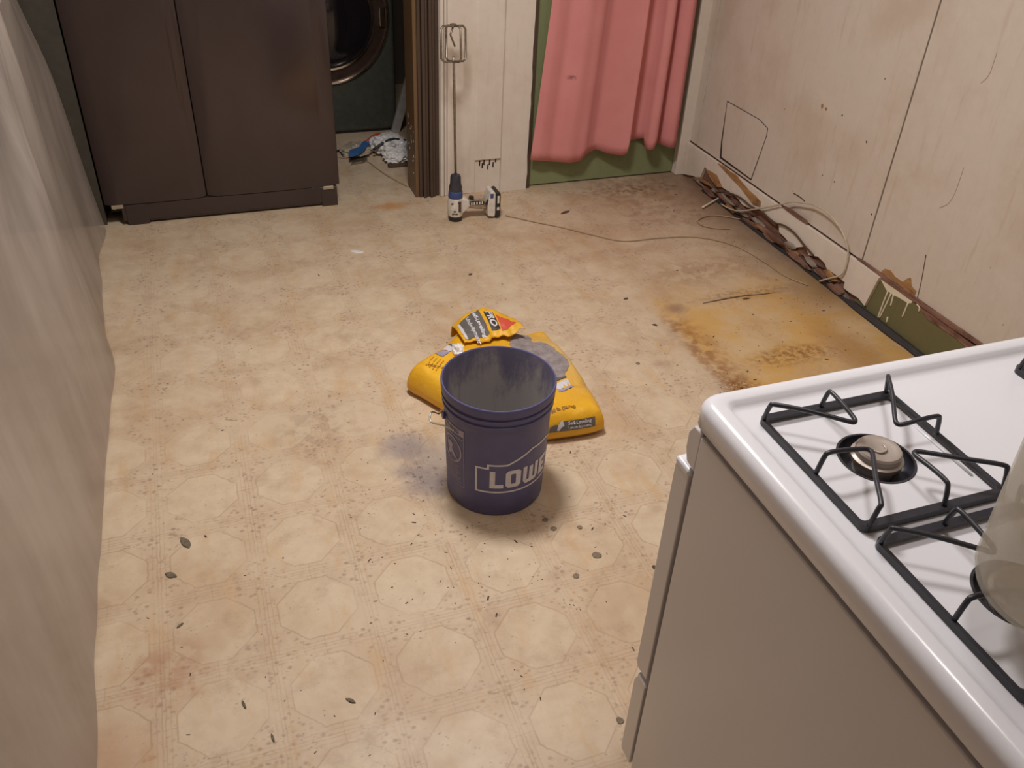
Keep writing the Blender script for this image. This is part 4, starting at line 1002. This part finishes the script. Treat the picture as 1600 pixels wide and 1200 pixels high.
# pressed lines on the top
ZP = 0.906
for (xa, ya, xb, yb) in ((0.652, -0.575, 0.652, -0.715), (0.652, -0.85, 0.652, -0.99)):
    tube('pressed_ridge', [(xa, ya, ZP), (xa, (ya+yb)/2, ZP+0.0004), (xb, yb, ZP)], 0.0022, M['enamel'], top_, 8)
def grate(cx, cy, hx=0.108, hy=0.112):
    g0 = thing('burner_grate', (cx, cy, ZP), 'x', 'grate', 'grates on the stove'); zf = ZP+0.009
    ring = rrect(cx-hx, cy-hy, cx+hx, cy+hy, 0.010, 4); n = len(ring); zf = ZP+0.007
    inner = rrect(cx-hx+0.0062, cy-hy+0.012, cx+hx-0.0062, cy+hy-0.010, 0.005, 4)
    V = [(x, y, zf-0.006) for x, y in ring]+[(x, y, zf+0.003) for x, y in ring]+[(x, y, zf+0.002) for x, y in inner]+[(x, y, zf-0.002) for x, y in inner]
    Fc = []
    for i in range(n):
        j = (i+1) % n
        for k in range(4): Fc.append((k*n+i, k*n+j, ((k+1) % 4)*n+j, ((k+1) % 4)*n+i))
    mesh('frame', V, Fc, M['iron'], g0, smooth=False)
    zu = ZP+0.040
    def P(a_, b2, z): return Vector((cx+a_*hx, cy+b2*hy, z))
    for k in range(4):
        def Rr(a_, b2, z):
            for _ in range(k): a_, b2 = b2, -a_
            return P(a_, b2, z)
        # foot at the corner of one side, in to the burner, back to the middle of the next side
        pts = [Rr(-0.97, 0.93, zf), Rr(-0.97, 0.88, zu-0.006), Rr(-0.93, 0.83, zu), Rr(-0.60, 0.62, zu-0.001), Rr(-0.24, 0.36, zu-0.004), Rr(-0.155, 0.33, zu-0.005), Rr(-0.12, 0.40, zu-0.004), Rr(-0.11, 0.62, zu-0.001), Rr(-0.10, 0.85, zu), Rr(-0.10, 0.91, zu-0.006), Rr(-0.10, 0.96, zf)]
        tube('finger', spline(pts, 4), 0.0032, M['iron'], g0, 8)
    return g0
def burner(cx, cy, lab):
    b0 = thing('gas_burner', (cx, cy, ZP), lab, 'burner', 'burners of the stove')
    lathe('burner_bowl', [(0.0, ZP-0.020), (0.036, ZP-0.020), (0.044, ZP-0.014), (0.0472, ZP-0.004), (0.0472, ZP+0.0004), (0.0500, ZP+0.0006), (0.0505, ZP+0.0001)], (cx, cy, 0), M['burner_bowl'], b0, 48, cap=False)
    lathe('burner_head', [(0.0, ZP-0.0195), (0.026, ZP-0.0195), (0.026, ZP-0.004), (0.033, ZP-0.002), (0.0335, ZP+0.004), (0.0290, ZP+0.006), (0.0285, ZP+0.012), (0.0, ZP+0.0125)], (cx, cy, 0), M['alum'], b0, 40)
    hd_ = lathe('burner_cap', [(0.0, ZP+0.0115), (0.0280, ZP+0.0115), (0.0292, ZP+0.0135), (0.0270, ZP+0.0165), (0.022, ZP+0.0165), (0.0195, ZP+0.0155), (0.0, ZP+0.0150)], (cx, cy, 0), M['alum'], b0, 40)
    tube('cap_ridge', spline([(cx-0.014, cy+0.004, ZP+0.0155), (cx-0.006, cy-0.008, ZP+0.0165), (cx+0.006, cy-0.006, ZP+0.0165), (cx+0.010, cy+0.006, ZP+0.0155)], 4), 0.0014, M['alum'], hd_, 6)
    return b0
for (x, y, lg, lb) in ((GX, GY, 'black wire grate over the fully visible burner on the near left of the stove', 'round aluminium gas burner in full view under its wire grate'),
                       (GX, GY2, 'black wire grate partly hidden under the cloudy plastic jug', 'aluminium gas burner beneath the cloudy plastic jug'),
                       (GX2, GY, 'black wire grate cut off by the right edge of the photo', 'gas burner on the far right side of the stove front'),
                       (GX2, GY2, 'black wire grate at the rear right of the stove', 'gas burner at the rear right of the stove')):
    burner(x, y, lb); g_ = grate(x, y); g_['label'] = lg

# cloudy plastic jug standing on the rear grate
JX, JY, JZ = 0.541, -0.930, ZP+0.0440
jg = thing('plastic_jug', (JX, JY, JZ), 'cloudy translucent plastic jug standing on the rear grate of the stove', 'jug')
lathe('jug_wall', [(0.0, JZ+0.004), (0.055, JZ+0.001), (0.068, JZ), (0.078, JZ+0.006), (0.083, JZ+0.02), (0.086, JZ+0.10), (0.091, JZ+0.24), (0.093, JZ+0.27), (0.091, JZ+0.27), (0.089, JZ+0.24), (0.084, JZ+0.10), (0.081, JZ+0.022), (0.074, JZ+0.009), (0.05, JZ+0.006), (0.0, JZ+0.008)], (JX, JY, 0), M['jug'], jg, 56)
tube('jug_handle', spline([(JX+0.088, JY, JZ+0.22), (JX+0.13, JY, JZ+0.21), (JX+0.135, JY, JZ+0.13), (JX+0.10, JY, JZ+0.07), (JX+0.084, JY, JZ+0.06)], 5), 0.009, M['jug'], jg, 10)
lathe('jug_rim', [(0.091, JZ+0.266), (0.097, JZ+0.266), (0.098, JZ+0.274), (0.092, JZ+0.275)], (JX, JY, 0), M['jug'], jg, 48, closed=True)

# ================================================================== PLASTIC SHEETING on the left
def sheet(u, v):
    y = -1.75 + 4.09*u; z = ZC*v
    x = -0.586 - 0.052*sst(y, 0.9, 2.3) - (0.05+0.035*sst(y, 1.4, 2.3))*z
    x += 0.030*nz(y*1.5, z*0.6, 1) + 0.010*math.sin(y*6+3.0*z+2.0*nz(y*1.1, z*0.8, 3))*min(1, 0.25+z) + 0.005*math.sin(y*17+z*2.4+2*nz(y*2, z, 7))*min(1, z*0.8+0.1)
    x += 0.020*math.exp(-((y-1.15)/0.35)**2)*math.exp(-((z-0.05)/0.35)**2)
    x += 0.010*nz(y*5.0, z*1.2, 12)*math.exp(-z/0.5) + 0.016*sst(y, 0.9, 1.6)*math.sin((y-0.9)*5.5)**2*math.exp(-z/0.35)
    x += 0.012*math.sin(5.5*math.atan2(y-1.5, 1.25-z)*1.6)*sst(y, 0.3, 1.0)*min(1, z*1.5)
    return Vector((x, y, z+0.004))
ps = tag(grid(240, 60, sheet, 'plastic_sheet', M['film'], None, True), 'milky plastic sheeting hanging along the left side of the room', 'plastic sheet')

def lap(u, v):
    y = -1.75+3.29*u; z = 1.04-0.02*(1-u)+(ZC-1.04)*v; p = sheet((y+1.75)/4.09, z/ZC)
    return Vector((p.x+0.012+0.004*nz(y*3, z*2, 9), y-0.05*(1-v)*0, z))
grid(90, 14, lap, 'overlapping_sheet', M['film'], ps)
# ================================================================== DEBRIS on the floor
def flake(name, px, py, L, W, ang, mat, label, cat, group, th=0.003, leafy=True):
    c = on_z(px, py); n = 12; top_pts = []
    for k in range(n):
        a_ = 2*PI*k/n; r1 = 1.0+0.22*nz(px*.13+math.cos(a_), py*.17+math.sin(a_))
        x = L/2*math.cos(a_)*r1; y = W/2*math.sin(a_)*r1*(1-0.5*abs(math.cos(a_))**3 if leafy else 1)
        top_pts.append((c.x+x*math.cos(ang)-y*math.sin(ang), c.y+x*math.sin(ang)+y*math.cos(ang)))
    V = [(x, y, 0.0002) for x, y in top_pts] + [(c.x+(x-c.x)*.8, c.y+(y-c.y)*.8, th*(0.8+0.4*random.random())) for x, y in top_pts] + [(c.x, c.y, th*1.1)]
    Fc = [tuple(range(n-1, -1, -1))]+[(i, (i+1) % n, n+(i+1) % n, n+i) for i in range(n)]+[(n+i, n+(i+1) % n, 2*n) for i in range(n)]
    return tag(mesh(name, V, Fc, mat), label, cat, group)
flake('dry_leaf', 290, 848, 0.050, 0.022, 1.9, M['leaf'], 'larger dry leaf on the floor near the plastic sheeting', 'leaf', 'dry leaves')
flake('dry_leaf', 267, 899, 0.032, 0.020, 2.4, M['leaf'], 'smaller dry leaf just below the larger leaf on the left', 'leaf', 'dry leaves')
flake('dry_leaf', 281, 978, 0.020, 0.007, 0.6, M['leaf'], 'tiny dark leaf sliver at lower left floor under the two leaves', 'leaf', 'dry leaves')
flake('bark_chip', 548, 1095, 0.026, 0.010, 2.4, M['leaf'], 'curved dark bark chip near the bottom middle of the floor', 'chip', 'bark chips')
flake('bark_chip', 381, 1101, 0.026, 0.006, 1.8, M['leaf'], 'thin upright bark sliver near the bottom left of the floor', 'chip', 'bark chips')
flake('bark_chip', 426, 1153, 0.024, 0.006, 1.7, M['leaf'], 'thin bark sliver lowest on the left of the floor', 'chip', 'bark chips')
flake('bark_chip', 883, 332, 0.060, 0.018, 0.4, M['chip'], 'dark brown chip on the floor in front of the curtain', 'chip', 'bark chips')
flake('bark_chip', 1166, 467, 0.032, 0.010, -0.1, M['chip'], 'dark chip beside the tear in the yellow stain', 'chip', 'bark chips')
flake('bark_chip', 978, 467, 0.022, 0.012, 0.2, M['chip'], 'dark oval chip on the floor left of the yellow stain, farther one', 'chip', 'bark chips')
flake('bark_chip', 1023, 508, 0.020, 0.011, -0.5, M['chip'], 'dark oval chip at the left corner of the yellow stain', 'chip', 'bark chips')
flake('bark_chip', 1023, 887, 0.018, 0.012, 1.6, M['chip'], 'dark chip on the floor close to the oven door', 'chip', 'bark chips')
flake('paint_flake', 558, 393, 0.060, 0.022, -0.5, M['trash_white'], 'white paper scrap on the floor in front of the refrigerator', 'scrap', None, 0.002, False)
for i, (px, py, L, w_) in enumerate(((933, 868, 0.026, 'largest grey cement drop on the floor right of the bucket'), (865, 826, 0.018, 'grey cement drop just right below the bucket, second one'), (852, 812, 0.018, 'grey cement drop nearest the bottom of the bucket'), (906, 824, 0.016, 'small grey cement drop above the largest drop'), (900, 900, 0.018, 'pale cement drop below the largest drop'), (997, 568, 0.016, 'grey cement drop on the floor right of the yellow bag'), (969, 1126, 0.018, 'cement drop near the lower drawer of the stove'))):
    flake('cement_drop', px, py, L, L*0.9, 0.3*i, M['drop'], w_, 'cement drop', 'dried cement drops', 0.0022, False)
flake('bark_chip', 735, 429, 0.018, 0.012, 0.5, M['chip'], 'dark chip on the floor between the drill and the yellow bag', 'chip', 'bark chips')
# raised tear in the vinyl
tear = [on_z(*q_) for q_ in ((1098, 474), (1120, 470), (1140, 466), (1165, 462), (1190, 460), (1210, 457))]
V = []; Fc = []
for i, p in enumerate(tear):
    w_ = 0.005*math.sin(PI*(i+0.3)/(len(tear)-0.4)); V += [(p.x, p.y-0.003, 0.0003), (p.x, p.y-w_*0.3+0.003*math.sin(i*2.3), 0.002+0.001*math.sin(i*2)), (p.x, p.y+w_, 0.0003)]
    if i: Fc += [((i-1)*3+k, (i-1)*3+k+1, i*3+k+1, i*3+k) for k in range(2)]+[((i-1)*3+2, (i-1)*3, i*3, i*3+2)]
Fc += [(0, 1, 2), (len(V)-3, len(V)-2, len(V)-1)]
flr = bpy.data.objects['floor']
mesh('vinyl_tear', V, Fc, M['chip'], flr)
# fine crumbs nobody could count
V = []; Fc = []
for k in range(520):
    if k < 200: x, y = random.uniform(-0.5, 2.0), random.uniform(-0.3, 2.3)
    elif k < 330: x, y = random.gauss(0.30, 0.22), random.gauss(0.25, 0.28)
    elif k < 430: x, y = 1.98-abs(random.gauss(0, 0.14)), random.uniform(0.75, 2.25)
    else: x, y = random.gauss(1.45, 0.22), random.gauss(0.75, 0.25)
    if x > 1.99 or x < -0.52 or (x-BX)**2+(y-BY)**2 < 0.02: continue
    if x > 0.36 and y < -0.42: continue
    s_ = random.uniform(0.0008, 0.0021)*(1.7 if random.random() < 0.15 else 1); e = random.uniform(1, 2.6); a_ = random.uniform(0, PI); b0 = len(V)
    for q_ in ((-e, -.6), (e, -.5), (e*.7, .7), (-e*.8, .6)):
        V.append((x+s_*(q_[0]*math.cos(a_)-q_[1]*math.sin(a_)), y+s_*(q_[0]*math.sin(a_)+q_[1]*math.cos(a_)), 0.0003))
    V.append((x, y, s_*0.9)); Fc += [(b0, b0+1, b0+4), (b0+1, b0+2, b0+4), (b0+2, b0+3, b0+4), (b0+3, b0, b0+4), (b0+3, b0+2, b0+1, b0)]
tag(mesh('floor_crumbs', V, Fc, M['chip']), 'fine brown crumbs and grit scattered over the vinyl floor', 'crumbs', None, 'stuff')
